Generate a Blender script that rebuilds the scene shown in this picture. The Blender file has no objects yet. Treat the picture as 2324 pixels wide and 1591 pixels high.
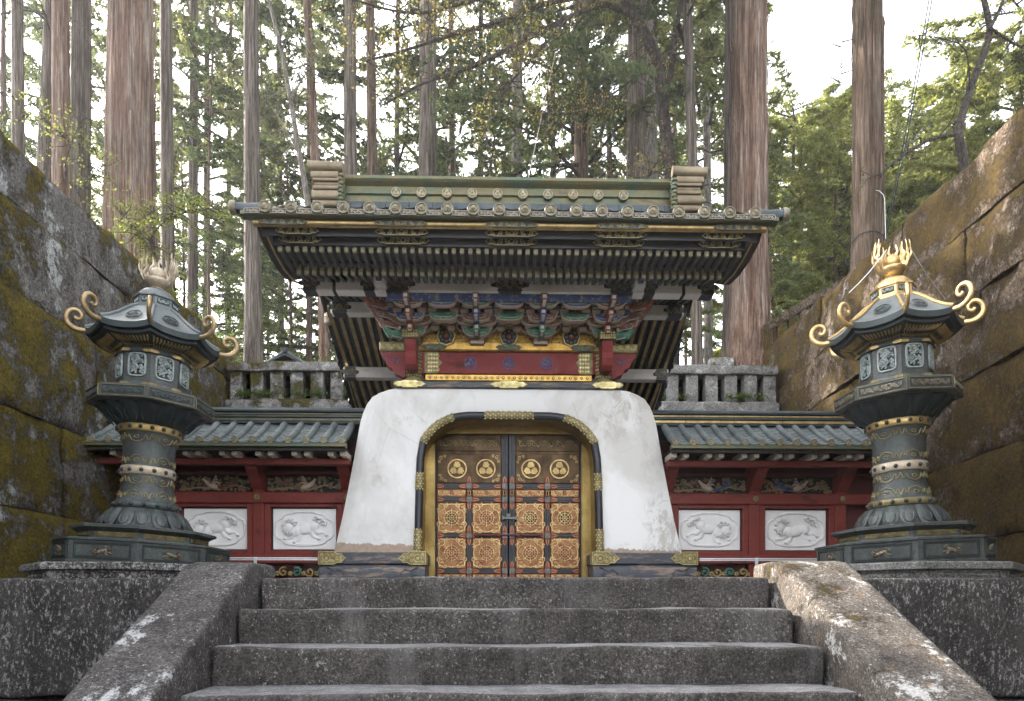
import bpy, bmesh, math, random
import numpy as np
from mathutils import Vector, Matrix

# ------------------------------------------------------------------ camera, sky, sun, exposure
S = bpy.context.scene
COL = S.collection
rad = math.radians
EYE = Vector((-0.16, 0.0, -0.187))
YAW = rad(1.15)                # of the layout sketch, drawn for a 28 mm lens
YS = 24.0 / 28.0               # depths drawn in the sketch -> metres in the scene (24 mm lens)
cd = bpy.data.cameras.new('camera')
cam = bpy.data.objects.new('camera', cd); COL.objects.link(cam)
cam.location = EYE
cam.rotation_euler = (rad(90), 0, -math.atan(math.tan(YAW) / YS))
cd.sensor_width = 36; cd.sensor_fit = 'HORIZONTAL'; cd.lens = 28.0 * YS
cd.shift_y = 569.5 / 2323.0
cd.clip_start = 0.05; cd.clip_end = 3000
S.camera = cam

SUN = Vector((-1.35, 0.90, 0.92)).normalized()          # towards the sun
W = bpy.data.worlds.new('World'); S.world = W; W.use_nodes = True
nt = W.node_tree
bg = nt.nodes['Background']
sky = nt.nodes.new('ShaderNodeTexSky'); sky.sky_type = 'NISHITA'; sky.sun_disc = False
sky.sun_elevation = math.asin(SUN.z)
sky.sun_rotation = math.atan2(SUN.x, SUN.y)
sky.air_density = 1.0; sky.dust_density = 6.0; sky.ozone_density = 0.6; sky.altitude = 600
hs = nt.nodes.new('ShaderNodeHueSaturation'); hs.inputs['Saturation'].default_value = 0.20   # hazy white spring sky
nt.links.new(sky.outputs['Color'], hs.inputs['Color']); nt.links.new(hs.outputs['Color'], bg.inputs['Color'])
bg.inputs['Strength'].default_value = 0.15
ld = bpy.data.lights.new('sun', 'SUN'); ld.energy = 2.2; ld.angle = rad(0.53); ld.color = (1.0, 0.90, 0.76)
sun = bpy.data.objects.new('sun', ld); COL.objects.link(sun)
sun.rotation_euler = SUN.to_track_quat('Z', 'Y').to_euler()
sun.location = (-30, 30, 30)
vs = S.view_settings
vs.view_transform = 'Standard'; vs.look = 'None'; vs.gamma = 1.0; vs.use_curve_mapping = False
vs.exposure = 3.2
S.render.engine = 'CYCLES'
cy = S.cycles; cy.max_bounces = 6; cy.diffuse_bounces = 3; cy.glossy_bounces = 2; cy.transmission_bounces = 4; cy.transparent_max_bounces = 4
cy.caustics_reflective = False; cy.caustics_refractive = False

HAZE = 0.0009
R = random.Random(11)
U = R.uniform

def at(px, py, Y):
    """a ray through a point of the 2323 x 1591 layout sketch, met at world depth Y"""
    u = (px - 1161.5) / 1807.0; v = (1365.0 - py) / 1807.0
    c, s = math.cos(YAW), math.sin(YAW)
    dx, dy = u * c + s, c - u * s
    k = Y / dy
    return Vector((EYE.x + dx * k, Y, EYE.z + v * k))

# ------------------------------------------------------------------ mesh collecting
class MB:
    def __init__(s):
        s.v = []; s.f = []; s.m = []; s.M = None
    def add(s, vs, fs, mi=0):
        b = len(s.v)
        if s.M is not None:
            M = s.M; vs = [tuple(M @ Vector(p)) for p in vs]
        s.v.extend(vs); s.f.extend([tuple(i + b for i in f) for f in fs]); s.m.extend([mi] * len(fs))
    def box(s, x0, x1, y0, y1, z0, z1, mi=0, c=0.0):
        if c <= 0:
            s.add([(x0,y0,z0),(x1,y0,z0),(x1,y1,z0),(x0,y1,z0),(x0,y0,z1),(x1,y0,z1),(x1,y1,z1),(x0,y1,z1)],
                  [(3,2,1,0),(4,5,6,7),(0,1,5,4),(1,2,6,5),(2,3,7,6),(3,0,4,7)], mi); return
        X=(x0,x1);Y=(y0,y1);Z=(z0,z1); vs=[]; idx={}
        for i in (0,1):
            for j in (0,1):
                for k in (0,1):
                    a=c if i==0 else -c; b=c if j==0 else -c; d=c if k==0 else -c
                    idx[i,j,k,0]=len(vs); vs.append((X[i],Y[j]+b,Z[k]+d))
                    idx[i,j,k,1]=len(vs); vs.append((X[i]+a,Y[j],Z[k]+d))
                    idx[i,j,k,2]=len(vs); vs.append((X[i]+a,Y[j]+b,Z[k]))
        fs=[]
        for i in (0,1): fs.append((idx[i,0,0,0],idx[i,1,0,0],idx[i,1,1,0],idx[i,0,1,0]))
        for j in (0,1): fs.append((idx[0,j,0,1],idx[1,j,0,1],idx[1,j,1,1],idx[0,j,1,1]))
        for k in (0,1): fs.append((idx[0,0,k,2],idx[1,0,k,2],idx[1,1,k,2],idx[0,1,k,2]))
        for i in (0,1):
            for j in (0,1): fs.append((idx[i,j,0,0],idx[i,j,1,0],idx[i,j,1,1],idx[i,j,0,1]))
            for k in (0,1): fs.append((idx[i,0,k,0],idx[i,1,k,0],idx[i,1,k,2],idx[i,0,k,2]))
        for j in (0,1):
            for k in (0,1): fs.append((idx[0,j,k,1],idx[1,j,k,1],idx[1,j,k,2],idx[0,j,k,2]))
        for i in (0,1):
            for j in (0,1):
                for k in (0,1): fs.append((idx[i,j,k,0],idx[i,j,k,1],idx[i,j,k,2]))
        s.add(vs,fs,mi)
    def lathe(s, prof, n=24, phase=0.0, cx=0, cy=0, mi=0, cap=True, a0=0.0, a1=2*math.pi):
        full = abs(a1-a0-2*math.pi) < 1e-6
        m = n if full else n+1
        vs=[]; fs=[]
        for r,z in prof:
            for i in range(m):
                a=phase+a0+(a1-a0)*i/n
                vs.append((cx+r*math.cos(a),cy+r*math.sin(a),z))
        for k in range(len(prof)-1):
            for i in range(n):
                j=(i+1)%m
                fs.append((k*m+i,k*m+j,(k+1)*m+j,(k+1)*m+i))
        if cap and full:
            if prof[0][0]>1e-4: fs.append(tuple(reversed(range(m))))
            if prof[-1][0]>1e-4: fs.append(tuple(range((len(prof)-1)*m,len(prof)*m)))
        s.add(vs,fs,mi)
    def tube(s, pts, rr, n=8, mi=0, cap=True, flat=(1,1)):
        pts=[Vector(p) for p in pts]; N=len(pts)
        if not hasattr(rr,'__len__'): rr=[rr]*N
        vs=[]; fs=[]; up=None
        for i,p in enumerate(pts):
            t=(pts[min(i+1,N-1)]-pts[max(i-1,0)])
            if t.length<1e-9: t=Vector((0,0,1))
            t.normalize()
            if up is None:
                up=Vector((0,1,0)) if abs(t.y)<.9 else Vector((1,0,0))
            a=t.cross(up)
            if a.length<1e-6: a=t.cross(Vector((1,0,.3)))
            a.normalize(); up=a.cross(t).normalized()
            for k in range(n):
                q=2*math.pi*k/n
                vs.append(tuple(p+a*(math.cos(q)*rr[i]*flat[0])+up*(math.sin(q)*rr[i]*flat[1])))
        for i in range(N-1):
            for k in range(n):
                l=(k+1)%n
                fs.append((i*n+k,(i+1)*n+k,(i+1)*n+l,i*n+l))
        if cap:
            fs.append(tuple(range(n))); fs.append(tuple(reversed(range((N-1)*n,N*n))))
        s.add(vs,fs,mi)
    def ball(s, c, r, nu=10, nv=6, mi=0, rot=None):
        if not hasattr(r,'__len__'): r=(r,r,r)
        vs=[];fs=[]
        for j in range(1,nv):
            t=math.pi*j/nv
            for i in range(nu):
                a=2*math.pi*i/nu
                vs.append(Vector((r[0]*math.sin(t)*math.cos(a),r[1]*math.sin(t)*math.sin(a),r[2]*math.cos(t))))
        vs.append(Vector((0,0,r[2]))); vs.append(Vector((0,0,-r[2])))
        T=len(vs)-2;B=len(vs)-1
        for j in range(nv-2):
            for i in range(nu):
                k=(i+1)%nu
                fs.append((j*nu+i,(j+1)*nu+i,(j+1)*nu+k,j*nu+k))
        for i in range(nu):
            k=(i+1)%nu
            fs.append((T,i,k)); fs.append((B,(nv-2)*nu+k,(nv-2)*nu+i))
        c=Vector(c)
        if rot is not None: vs=[rot@v for v in vs]
        s.add([tuple(v+c) for v in vs],fs,mi)
    def poly(s, pts, y0, y1, mi=0, back=False, c=0.0):
        """outline in x,z; y0 is the front (towards -y), y1 the back; c chamfers the front edge"""
        n=len(pts)
        if c>0:
            P=[Vector((p[0],p[1])) for p in pts]; ins=[]
            for i in range(n):
                a=(P[i]-P[i-1]); b=(P[(i+1)%n]-P[i])
                if a.length<1e-9: a=b
                if b.length<1e-9: b=a
                na=Vector((-a.y,a.x)).normalized(); nb=Vector((-b.y,b.x)).normalized()
                q=na+nb
                if q.length<1e-6: q=na
                q.normalize(); ins.append(P[i]+q*c)
            ar=sum(P[i-1].x*P[i].y-P[i].x*P[i-1].y for i in range(n))
            if ar<0: ins=[2*P[i]-ins[i] for i in range(n)]
            vs=[(p.x,y0,p.y) for p in ins]+[(p.x,y0+c,p.y) for p in P]+[(p.x,y1,p.y) for p in P]
            fs=[tuple(range(n))]
            for i in range(n):
                j=(i+1)%n; fs.append((i,j,n+j,n+i)); fs.append((n+i,n+j,2*n+j,2*n+i))
            if back: fs.append(tuple(range(2*n,3*n)))
        else:
            vs=[(p[0],y0,p[1]) for p in pts]+[(p[0],y1,p[1]) for p in pts]
            fs=[tuple(range(n))]+[(i,(i+1)%n,n+(i+1)%n,n+i) for i in range(n)]
            if back: fs.append(tuple(range(n,2*n)))
        s.add(vs,fs,mi)
    def ribbon(s, pts, w, y0, y1, mi=0, closed=False):
        """a raised band along a path in x,z"""
        P=[Vector((p[0],p[1])) for p in pts]; N=len(P); vs=[]
        ww=w if hasattr(w,'__len__') else [w]*N
        for i in range(N):
            a=P[i-1] if (i>0 or closed) else P[i]; b=P[(i+1)%N] if (i<N-1 or closed) else P[i]
            t=b-a
            if t.length<1e-9: t=Vector((1,0))
            t.normalize(); n=Vector((-t.y,t.x))*ww[i]*.5
            for q,y in ((P[i]+n,y1),(P[i]+n*.6,y0),(P[i]-n*.6,y0),(P[i]-n,y1)): vs.append((q.x,y,q.y))
        fs=[]
        for i in range(N if closed else N-1):
            j=(i+1)%N
            for k in range(3): fs.append((i*4+k,j*4+k,j*4+k+1,i*4+k+1))
        if not closed:
            fs.append((0,1,2,3)); fs.append((N*4-4,N*4-3,N*4-2,N*4-1))
        s.add(vs,fs,mi)
    def grid(s, fn, nu, nv, mi=0):
        vs=[tuple(fn(i/nu,j/nv)) for j in range(nv+1) for i in range(nu+1)]
        fs=[(j*(nu+1)+i,j*(nu+1)+i+1,(j+1)*(nu+1)+i+1,(j+1)*(nu+1)+i) for j in range(nv) for i in range(nu)]
        s.add(vs,fs,mi)
    def extrude_profile(s, prof, x0, x1, mi=0, cap=True):
        """profile in y,z swept along x"""
        n=len(prof)
        vs=[(x0,p[0],p[1]) for p in prof]+[(x1,p[0],p[1]) for p in prof]
        fs=[(i,(i+1)%n,n+(i+1)%n,n+i) for i in range(n)]
        if cap: fs+= [tuple(range(n)),tuple(range(n,2*n))]
        s.add(vs,fs,mi)

ORG = {}
def mesh(name, mb, mats, smooth=None, fix=False, raw=False):
    me = bpy.data.meshes.new(name)
    me.from_pydata(mb.v if raw else [(p[0],p[1]*YS,p[2]) for p in mb.v], [], mb.f)
    if not isinstance(mats,(list,tuple)): mats=[mats]
    for m in mats: me.materials.append(MAT[m] if isinstance(m,str) else m)
    if len(mats)>1: me.polygons.foreach_set('material_index', mb.m)
    if fix:
        b=bmesh.new(); b.from_mesh(me); bmesh.ops.recalc_face_normals(b,faces=b.faces[:]); b.to_mesh(me); b.free()
    if smooth is not None:
        me.polygons.foreach_set('use_smooth',[True]*len(me.polygons))
        if smooth<180: me.set_sharp_from_angle(angle=rad(smooth))
    me.update()
    return me
def put(name, me, parent=None, loc=(0,0,0), rot=None, scale=None, raw=False):
    o = bpy.data.objects.new(name, me); COL.objects.link(o)
    loc=Vector(loc)
    if not raw: loc.y*=YS
    if parent is not None:
        o.parent=parent; o.location=loc-ORG[parent.name]
    else: o.location=loc
    if rot is not None: o.rotation_euler=rot
    if scale is not None: o.scale=scale if hasattr(scale,'__len__') else (scale,)*3
    ORG[o.name]=loc
    return o
def obj(name, mb, mats, parent=None, smooth=None, fix=False, raw=False):
    return put(name, mesh(name,mb,mats,smooth,fix,raw), parent, raw=raw)
def tag(o, label=None, cat=None, group=None, kind=None):
    if label: o['label']=label
    if cat: o['category']=cat
    if group: o['group']=group
    if kind: o['kind']=kind
    return o
def thing(name, label, cat, loc=(0,0,0), group=None, raw=False):
    o=put(name,None,None,loc,raw=raw); o.empty_display_size=.3
    return tag(o,label,cat,group)
def T(x=0,y=0,z=0,rx=0,ry=0,rz=0,s=1):
    M=Matrix.Translation((x,y,z))
    if rz: M=M@Matrix.Rotation(rz,4,'Z')
    if ry: M=M@Matrix.Rotation(ry,4,'Y')
    if rx: M=M@Matrix.Rotation(rx,4,'X')
    if s!=1:
        if hasattr(s,'__len__'): M=M@Matrix.Diagonal((s[0],s[1],s[2],1))
        else: M=M@Matrix.Scale(s,4)
    return M

# ------------------------------------------------------------------ materials
MAT = {}
class NT:
    def __init__(s,name):
        s.m=bpy.data.materials.new(name); s.m.use_nodes=True; MAT[name]=s.m
        s.t=s.m.node_tree; s.b=s.t.nodes['Principled BSDF']; s.o=s.t.nodes['Material Output']
        s._p=None
    def node(s,t): return s.t.nodes.new(t)
    def put(s,sock,v):
        if isinstance(v,bpy.types.NodeSocket): s.t.links.new(v,sock)
        elif isinstance(v,(int,float)):
            sock.default_value = v if sock.type=='VALUE' else ((v,v,v,1) if sock.type=='RGBA' else (v,v,v))
        else: sock.default_value=(*v,1) if sock.type=='RGBA' else v
    def pos(s,sc=None):
        if s._p is None: s._p=s.node('ShaderNodeNewGeometry')
        if sc is None: return s._p.outputs['Position']
        n=s.node('ShaderNodeVectorMath'); n.operation='MULTIPLY'
        s.t.links.new(s._p.outputs['Position'],n.inputs[0]); n.inputs[1].default_value=sc
        return n.outputs[0]
    def obco(s,sc=(1,1,1)):
        c=s.node('ShaderNodeTexCoord'); n=s.node('ShaderNodeVectorMath'); n.operation='MULTIPLY'
        s.t.links.new(c.outputs['Object'],n.inputs[0]); n.inputs[1].default_value=sc
        return n.outputs[0]
    def noise(s,scale,detail=4,rough=.6,vec=None,dist=0.0):
        n=s.node('ShaderNodeTexNoise'); n.inputs['Scale'].default_value=scale
        n.inputs['Detail'].default_value=detail; n.inputs['Roughness'].default_value=rough
        n.inputs['Distortion'].default_value=dist
        s.t.links.new(vec if vec is not None else s.pos(),n.inputs['Vector']); return n.outputs['Fac']
    def vor(s,scale,vec=None,feature='F1',out='Distance',rand=1.0):
        n=s.node('ShaderNodeTexVoronoi'); n.feature=feature; n.inputs['Scale'].default_value=scale
        n.inputs['Randomness'].default_value=rand
        s.t.links.new(vec if vec is not None else s.pos(),n.inputs['Vector']); return n.outputs[out]
    def ramp(s,fac,stops,interp='LINEAR'):
        n=s.node('ShaderNodeValToRGB'); r=n.color_ramp; r.interpolation=interp
        while len(r.elements)<len(stops): r.elements.new(.5)
        for e,(p,c) in zip(r.elements,stops):
            e.position=p; e.color=(c,c,c,1) if isinstance(c,(int,float)) else (*c,1)
        s.put(n.inputs['Fac'],fac); return n.outputs['Color']
    def step(s,fac,a,b): return s.ramp(fac,[(a,0.0),(b,1.0)])
    def mix(s,fac,a,b,mode='MIX'):
        n=s.node('ShaderNodeMix'); n.data_type='RGBA'; n.blend_type=mode
        s.put(n.inputs['Factor'],fac); s.put(n.inputs['A'],a) if False else None
        A=[i for i in n.inputs if i.name=='A' and i.type=='RGBA'][0]; B=[i for i in n.inputs if i.name=='B' and i.type=='RGBA'][0]
        s.put(A,a); s.put(B,b)
        return [o for o in n.outputs if o.type=='RGBA'][0]
    def math(s,op,a,b=0.0,clamp=False):
        n=s.node('ShaderNodeMath'); n.operation=op; n.use_clamp=clamp
        s.put(n.inputs[0],a); s.put(n.inputs[1],b); return n.outputs[0]
    def sep(s,v,i):
        n=s.node('ShaderNodeSeparateXYZ'); s.t.links.new(v,n.inputs[0]); return n.outputs[i]
    def normal(s): 
        s.pos(); return s._p.outputs['Normal']
    def rand(s):
        n=s.node('ShaderNodeObjectInfo'); return n.outputs['Random']
    def bump(s,h,strength=.5,dist=.01,prev=None):
        n=s.node('ShaderNodeBump'); n.inputs['Strength'].default_value=strength; n.inputs['Distance'].default_value=dist
        s.put(n.inputs['Height'],h)
        if prev is not None: s.t.links.new(prev,n.inputs['Normal'])
        return n.outputs['Normal']
    def fin(s,col,rough=.6,metal=0.0,nrm=None,spec=None):
        s.put(s.b.inputs['Base Color'],col); s.put(s.b.inputs['Roughness'],rough); s.put(s.b.inputs['Metallic'],metal)
        if nrm is not None: s.t.links.new(nrm,s.b.inputs['Normal'])
        if spec is not None: s.b.inputs['Specular IOR Level'].default_value=spec
        return s.m

def stone(name,c1,c2,speck=.0,lich=(0,0),moss=(0,0),orange=0,streak=False,fine=60,bumpd=.012,mossc=(.10,.075,.015),upmoss=0,lc=(.42,.42,.41),spc=(.34,.335,.33),stain=0,con=1.0):
    n=NT(name); v=n.pos((1,1,.35)) if streak else None
    col=n.ramp(n.noise(1.3,10,.78,v),[(.32,c1),(.68,c2)])
    f=n.noise(fine,5,.8); col=n.mix(.9*con,col,n.ramp(f,[(.34,.18),(.5,.85),(.68,1.9)]),'MULTIPLY')
    g=n.noise(7,8,.75,v); col=n.mix(.85,col,n.ramp(g,[(.32,.42),(.68,1.55)]),'MULTIPLY')
    if stain:
        q=n.noise(2.2,6,.7,n.pos((1,1,.12))); col=n.mix(n.math('MULTIPLY',n.step(q,.52,.66),stain),col,(.20,.195,.19))
    if speck:
        wob=n.ramp(n.noise(2.6,6,.7),[(.35,-.05),(.65,.06)])
        sp=n.step(n.math('ADD',n.noise(44,6,.8,n.pos((1,1,.5)) if streak else None),wob),.63-speck,.68-speck)
        col=n.mix(sp,col,n.ramp(n.noise(90,2,.5),[(.3,tuple(x*.5 for x in spc)),(.7,tuple(x*1.3 for x in spc))]))
    if lich[1]:
        l=n.step(n.noise(lich[0],12,.80,n.pos((1,1,.5)) if streak else None,.3),1-lich[1],1.03-lich[1])
        lb=n.ramp(n.noise(70,4,.7),[(.28,tuple(x*.45 for x in lc)),(.66,tuple(min(1,x*1.3) for x in lc))])
        col=n.mix(l,col,lb)
    if orange:
        o=n.step(n.noise(6.5,10,.78),.66-orange,.69-orange); col=n.mix(n.math('MULTIPLY',o,.85),col,(.24,.125,.035))
    bh=n.math('ADD',n.math('MULTIPLY',f,.6),n.math('MULTIPLY',g,1.0))
    if moss[1]:
        m=n.math('ADD',n.math('MULTIPLY',n.noise(moss[0],12,.80),.7),n.math('MULTIPLY',n.noise(.42,3,.6),.3))
        if upmoss:
            nz=n.math('MULTIPLY',n.sep(n.normal(),2),upmoss); m=n.math('ADD',m,nz)
        mm=n.step(m,1-moss[1],1.045-moss[1])
        mc=n.ramp(n.noise(30,6,.8),[(.30,tuple(x*.22 for x in mossc)),(.52,mossc),(.72,tuple(x*2.0 for x in mossc))])
        mc=n.mix(.8,mc,n.ramp(n.noise(2.4,8,.75),[(.32,.45),(.68,1.5)]),'MULTIPLY')
        col=n.mix(mm,col,mc)
        bh=n.math('ADD',bh,n.math('MULTIPLY',mm,n.math('ADD',n.noise(38,6,.8),.4)))
    return n.fin(col,.93,0,n.bump(bh,1.0,bumpd),.22)

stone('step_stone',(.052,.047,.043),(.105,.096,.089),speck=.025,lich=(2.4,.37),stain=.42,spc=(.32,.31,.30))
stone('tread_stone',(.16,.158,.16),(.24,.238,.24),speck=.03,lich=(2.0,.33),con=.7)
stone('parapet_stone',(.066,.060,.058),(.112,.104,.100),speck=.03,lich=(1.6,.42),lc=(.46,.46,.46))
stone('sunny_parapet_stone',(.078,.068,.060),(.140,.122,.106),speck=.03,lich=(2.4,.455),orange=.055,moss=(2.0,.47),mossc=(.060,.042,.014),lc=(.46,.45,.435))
stone('terrace_stone',(.036,.032,.031),(.072,.066,.063),speck=.06,streak=True,lich=(1.8,.38),lc=(.26,.27,.25),stain=.18,spc=(.28,.28,.275))
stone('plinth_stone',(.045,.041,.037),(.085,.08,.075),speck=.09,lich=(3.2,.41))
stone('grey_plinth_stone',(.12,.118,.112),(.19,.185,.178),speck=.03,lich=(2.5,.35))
stone('mossy_wall_stone',(.075,.063,.054),(.25,.235,.215),speck=.03,lich=(1.6,.45),moss=(2.0,.528),streak=True,upmoss=.10,bumpd=.06,mossc=(.155,.118,.018),lc=(.46,.47,.46),fine=30,stain=.4)
stone('brown_wall_stone',(.080,.055,.036),(.175,.125,.082),speck=.035,lich=(1.6,.415),moss=(2.2,.530),streak=True,upmoss=.10,bumpd=.06,mossc=(.090,.058,.015),lc=(.40,.345,.315),fine=30,stain=.2)
stone('balustrade_stone',(.12,.115,.105),(.26,.25,.235),speck=.05,lich=(3.0,.44),moss=(1.8,.46),upmoss=.10,mossc=(.085,.072,.02))
stone('earth',(.035,.026,.017),(.095,.070,.045),fine=18,moss=(.5,.49),mossc=(.055,.055,.016),bumpd=.06)
stone('pavement_stone',(.28,.27,.26),(.40,.39,.38),speck=.0,con=.5)  # unseen paving, made pale to bounce light up under the eaves

def plaster():
    n=NT('white_plaster')
    b=n.noise(.9,8,.66,n.pos((1,1,.6)),.6); d=n.noise(13,9,.8,n.pos((1,1,.13)))
    col=n.mix(n.math('MULTIPLY',n.step(b,.44,.58),.95),(.735,.73,.72),(.565,.55,.525))
    x=n.sep(n.pos(),0); z=n.sep(n.pos(),2)
    side=n.math('ADD',n.noise(.8,6,.65),n.math('MULTIPLY',x,.035))            # more flaking on the right leg
    fl=n.math('MULTIPLY',n.step(n.noise(3.2,11,.82,n.pos((1,1,.6)),.3),.50,.54),n.step(side,.52,.60))
    col=n.mix(fl,col,(.50,.48,.445))
    col=n.mix(n.math('MULTIPLY',n.step(d,.58,.68),.5),col,(.52,.505,.475))
    sc=n.math('MULTIPLY',n.step(n.noise(36,6,.85,n.pos((1,1,.45))),.60,.66),n.step(side,.50,.60))
    col=n.mix(n.math('MULTIPLY',sc,.75),col,(.30,.27,.24))
    ck=n.step(n.vor(1.6,n.pos((1,1,.8)),'DISTANCE_TO_EDGE'),.0,.006); ck=n.math('MULTIPLY',n.math('SUBTRACT',1.0,ck),n.step(n.noise(1.4,3,.5),.52,.60))
    col=n.mix(n.math('MULTIPLY',ck,.5),col,(.25,.23,.21))
    e=n.math('ADD',n.math('MULTIPLY',n.noise(6,9,.8,n.pos((1,.2,.6))),.20),n.math('MULTIPLY',x,-.022))
    t=n.math('LESS_THAN',n.math('SUBTRACT',z,e),.375)
    col=n.mix(t,col,n.ramp(n.noise(20,5,.7),[(.3,(.30,.225,.17)),(.7,(.43,.33,.26))]))
    h=n.math('ADD',n.math('MULTIPLY',b,.4),n.math('SUBTRACT',n.math('MULTIPLY',d,.2),n.math('MULTIPLY',n.math('ADD',n.math('ADD',t,sc),fl),.3)))
    n.fin(col,.85,0,n.bump(h,.4,.012))
plaster()
def relief_white():
    n=NT('relief_white'); d=n.noise(6,6,.7)
    col=n.ramp(d,[(.3,(.76,.75,.735)),(.7,(.88,.875,.87))])
    n.fin(col,.85,0,n.bump(n.noise(90,3,.7),.15,.004))
relief_white()

def lacquer(name,c,worn,amt=.36,rough=.32,sc=(1,1,6)):
    n=NT(name); d=n.noise(5,8,.72,n.pos((.35,1,2.2)) if sc is None else n.pos((.5,.5,1)))
    w=n.step(d,1-amt,1.08-amt)
    f=n.noise(40,4,.7)
    col=n.mix(w,n.mix(.5,c,n.ramp(f,[(.3,.6),(.7,1.5)]),'MULTIPLY'),worn)
    n.fin(col,n.ramp(d,[(.3,rough),(.75,min(1,rough+.35))]),0,n.bump(f,.12,.004))
lacquer('black_lacquer',(.012,.013,.018),(.055,.052,.052),.38,.28)
lacquer('worn_black_lacquer',(.045,.050,.062),(.22,.165,.13),.50,.42,None)
lacquer('red_lacquer',(.165,.024,.016),(.060,.016,.013),.43,.5)
lacquer('dark_red_lacquer',(.085,.016,.012),(.03,.012,.010),.42,.42)
lacquer('crimson_lacquer',(.185,.018,.016),(.10,.016,.014),.42,.5)
lacquer('dark_wood',(.016,.014,.012),(.035,.025,.017),.45,.55)
lacquer('cream_wood',(.42,.37,.31),(.20,.16,.12),.46,.7)

def paint(name,c,amt=.42):
    n=NT(name); d=n.noise(22,6,.75); w=n.step(d,1-amt,1.06-amt)
    col=n.mix(w,n.mix(.6,c,n.ramp(n.noise(60,3,.6),[(.3,.6),(.7,1.35)]),'MULTIPLY'),(.30,.245,.21))
    n.fin(col,.6,0,n.bump(d,.15,.004))
paint('green_paint',(.035,.17,.11),.46); paint('blue_paint',(.035,.07,.21),.46); paint('brown_paint',(.16,.07,.045),.46)
paint('orange_paint',(.26,.065,.028)); paint('cream_paint',(.46,.37,.29),.36); paint('white_paint',(.50,.48,.46),.40)
paint('carving_tan',(.26,.17,.10),.40); paint('dull_green_paint',(.05,.075,.05))
n=NT('beam_white'); d=n.noise(16,5,.7,n.pos((1,1,1.6)))
n.fin(n.ramp(d,[(.3,(.74,.715,.68)),(.7,(.88,.86,.83))]),.8,0,n.bump(n.noise(28,5,.7,n.pos((1.5,1,.6)),.8),.45,.012))

def metal(name,c1,c2,m=.9,rough=.35,sc=9,bs=.12):
    n=NT(name); d=n.noise(sc,6,.7); f=n.noise(60,3,.7)
    col=n.mix(.5,n.ramp(d,[(.32,c1),(.68,c2)]),n.ramp(f,[(.3,.7),(.7,1.3)]),'MULTIPLY')
    n.fin(col,n.ramp(d,[(.3,rough+.18),(.7,rough)]),m,n.bump(f,bs,.003))
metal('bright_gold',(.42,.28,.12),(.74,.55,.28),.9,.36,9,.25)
metal('old_gold',(0.3, 0.2, 0.075),(0.55, 0.41, 0.18),.75,.42,8)
metal('gilded_fitting',(.30,.25,.10),(.60,.52,.26),.75,.36,14)
metal('dim_gilding',(0.14, 0.115, 0.055),(0.3, 0.25, 0.125),.55,.5,14)
metal('gold_panel',(.34,.20,.045),(.62,.39,.10),.8,.35,10)
metal('brass_plate',(.25,.17,.055),(.44,.32,.12),.85,.36,3)

def bronze(name,c1,c2,k):
    n=NT(name); d=n.noise(3.5,8,.7); q=n.noise(9,8,.75,n.pos((1,1,.13))); f=n.noise(55,4,.7)
    col=n.ramp(d,[(.32,c1),(.68,c2)])
    col=n.mix(n.math('MULTIPLY',n.step(q,.52,.66),.65),col,tuple(x*1.15 for x in (c2[0]*.85,c2[1]*1.12,c2[2]*1.0)))
    col=n.mix(n.math('MULTIPLY',n.step(n.noise(6,8,.78,n.pos((1,1,.35))),.56,.66),.7),col,(c1[0]*1.1,c1[1]*.85,c1[2]*.7))
    col=n.mix(.75,col,n.ramp(f,[(.3,.5),(.7,1.5)]),'MULTIPLY')
    n.fin(col,n.ramp(d,[(.3,.62),(.7,.40)]),k,n.bump(n.math('ADD',f,q),.25,.004))
bronze('bronze',(.030,.036,.036),(.082,.090,.088),.25)
metal('skylit_bronze',(.085,.098,.100),(.165,.178,.178),.25,.5,3.5)  # the sky's pale sheen on the lantern roofs is put into this colour
metal('dark_bronze',(0.016, 0.025, 0.026),(0.034, 0.047, 0.049),.2,.5,4)
metal('openwork_bronze',(0.16, 0.21, 0.205),(0.42, 0.46, 0.44),.1,.6,16)
metal('animal_bronze',(.10,.085,.06),(.26,.22,.16),.6,.42,14)
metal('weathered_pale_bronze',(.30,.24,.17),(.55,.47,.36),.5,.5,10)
metal('copper_tile',(0.075, 0.09, 0.093),(0.2, 0.225, 0.222),.15,.52,2.2)
metal('dark_copper_tile',(.022,.032,.038),(.055,.07,.08),.3,.42,4)
metal('tan_copper',(.10,.070,.036),(.225,.18,.115),.35,.42,2.5)
metal('tile_end_bronze',(0.13, 0.115, 0.08),(0.27, 0.245, 0.18),.3,.5,11)
metal('grey_metal',(.10,.11,.10),(.20,.21,.19),.6,.45,12)
metal('aluminium',(.62,.64,.66),(.76,.78,.80),.55,.32,5)
metal('crest_bronze',(.20,.165,.10),(.40,.345,.23),.4,.45,14)
metal('rafter_cap',(.20,.19,.12),(.40,.37,.25),.35,.5,20)
metal('rafter_paint',(.028,.036,.034),(.060,.068,.058),.1,.45,6)
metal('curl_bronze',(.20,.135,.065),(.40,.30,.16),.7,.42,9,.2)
metal('red_copper',(.13,.028,.018),(.25,.068,.040),.4,.45,12)
def verd():
    n=NT('verdigris_copper'); d=n.noise(3.2,7,.7,n.pos((.5,1,1.6)),.4); f=n.noise(30,4,.7)
    col=n.ramp(d,[(.30,(.035,.033,.020)),(.42,(.125,.100,.042)),(.52,(.080,.090,.044)),(.62,(.055,.085,.058)),(.74,(.155,.125,.06))])
    col=n.mix(.5,col,n.ramp(f,[(.3,.6),(.7,1.35)]),'MULTIPLY')
    n.fin(col,.45,.35,n.bump(f,.15,.004))
verd()
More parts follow.
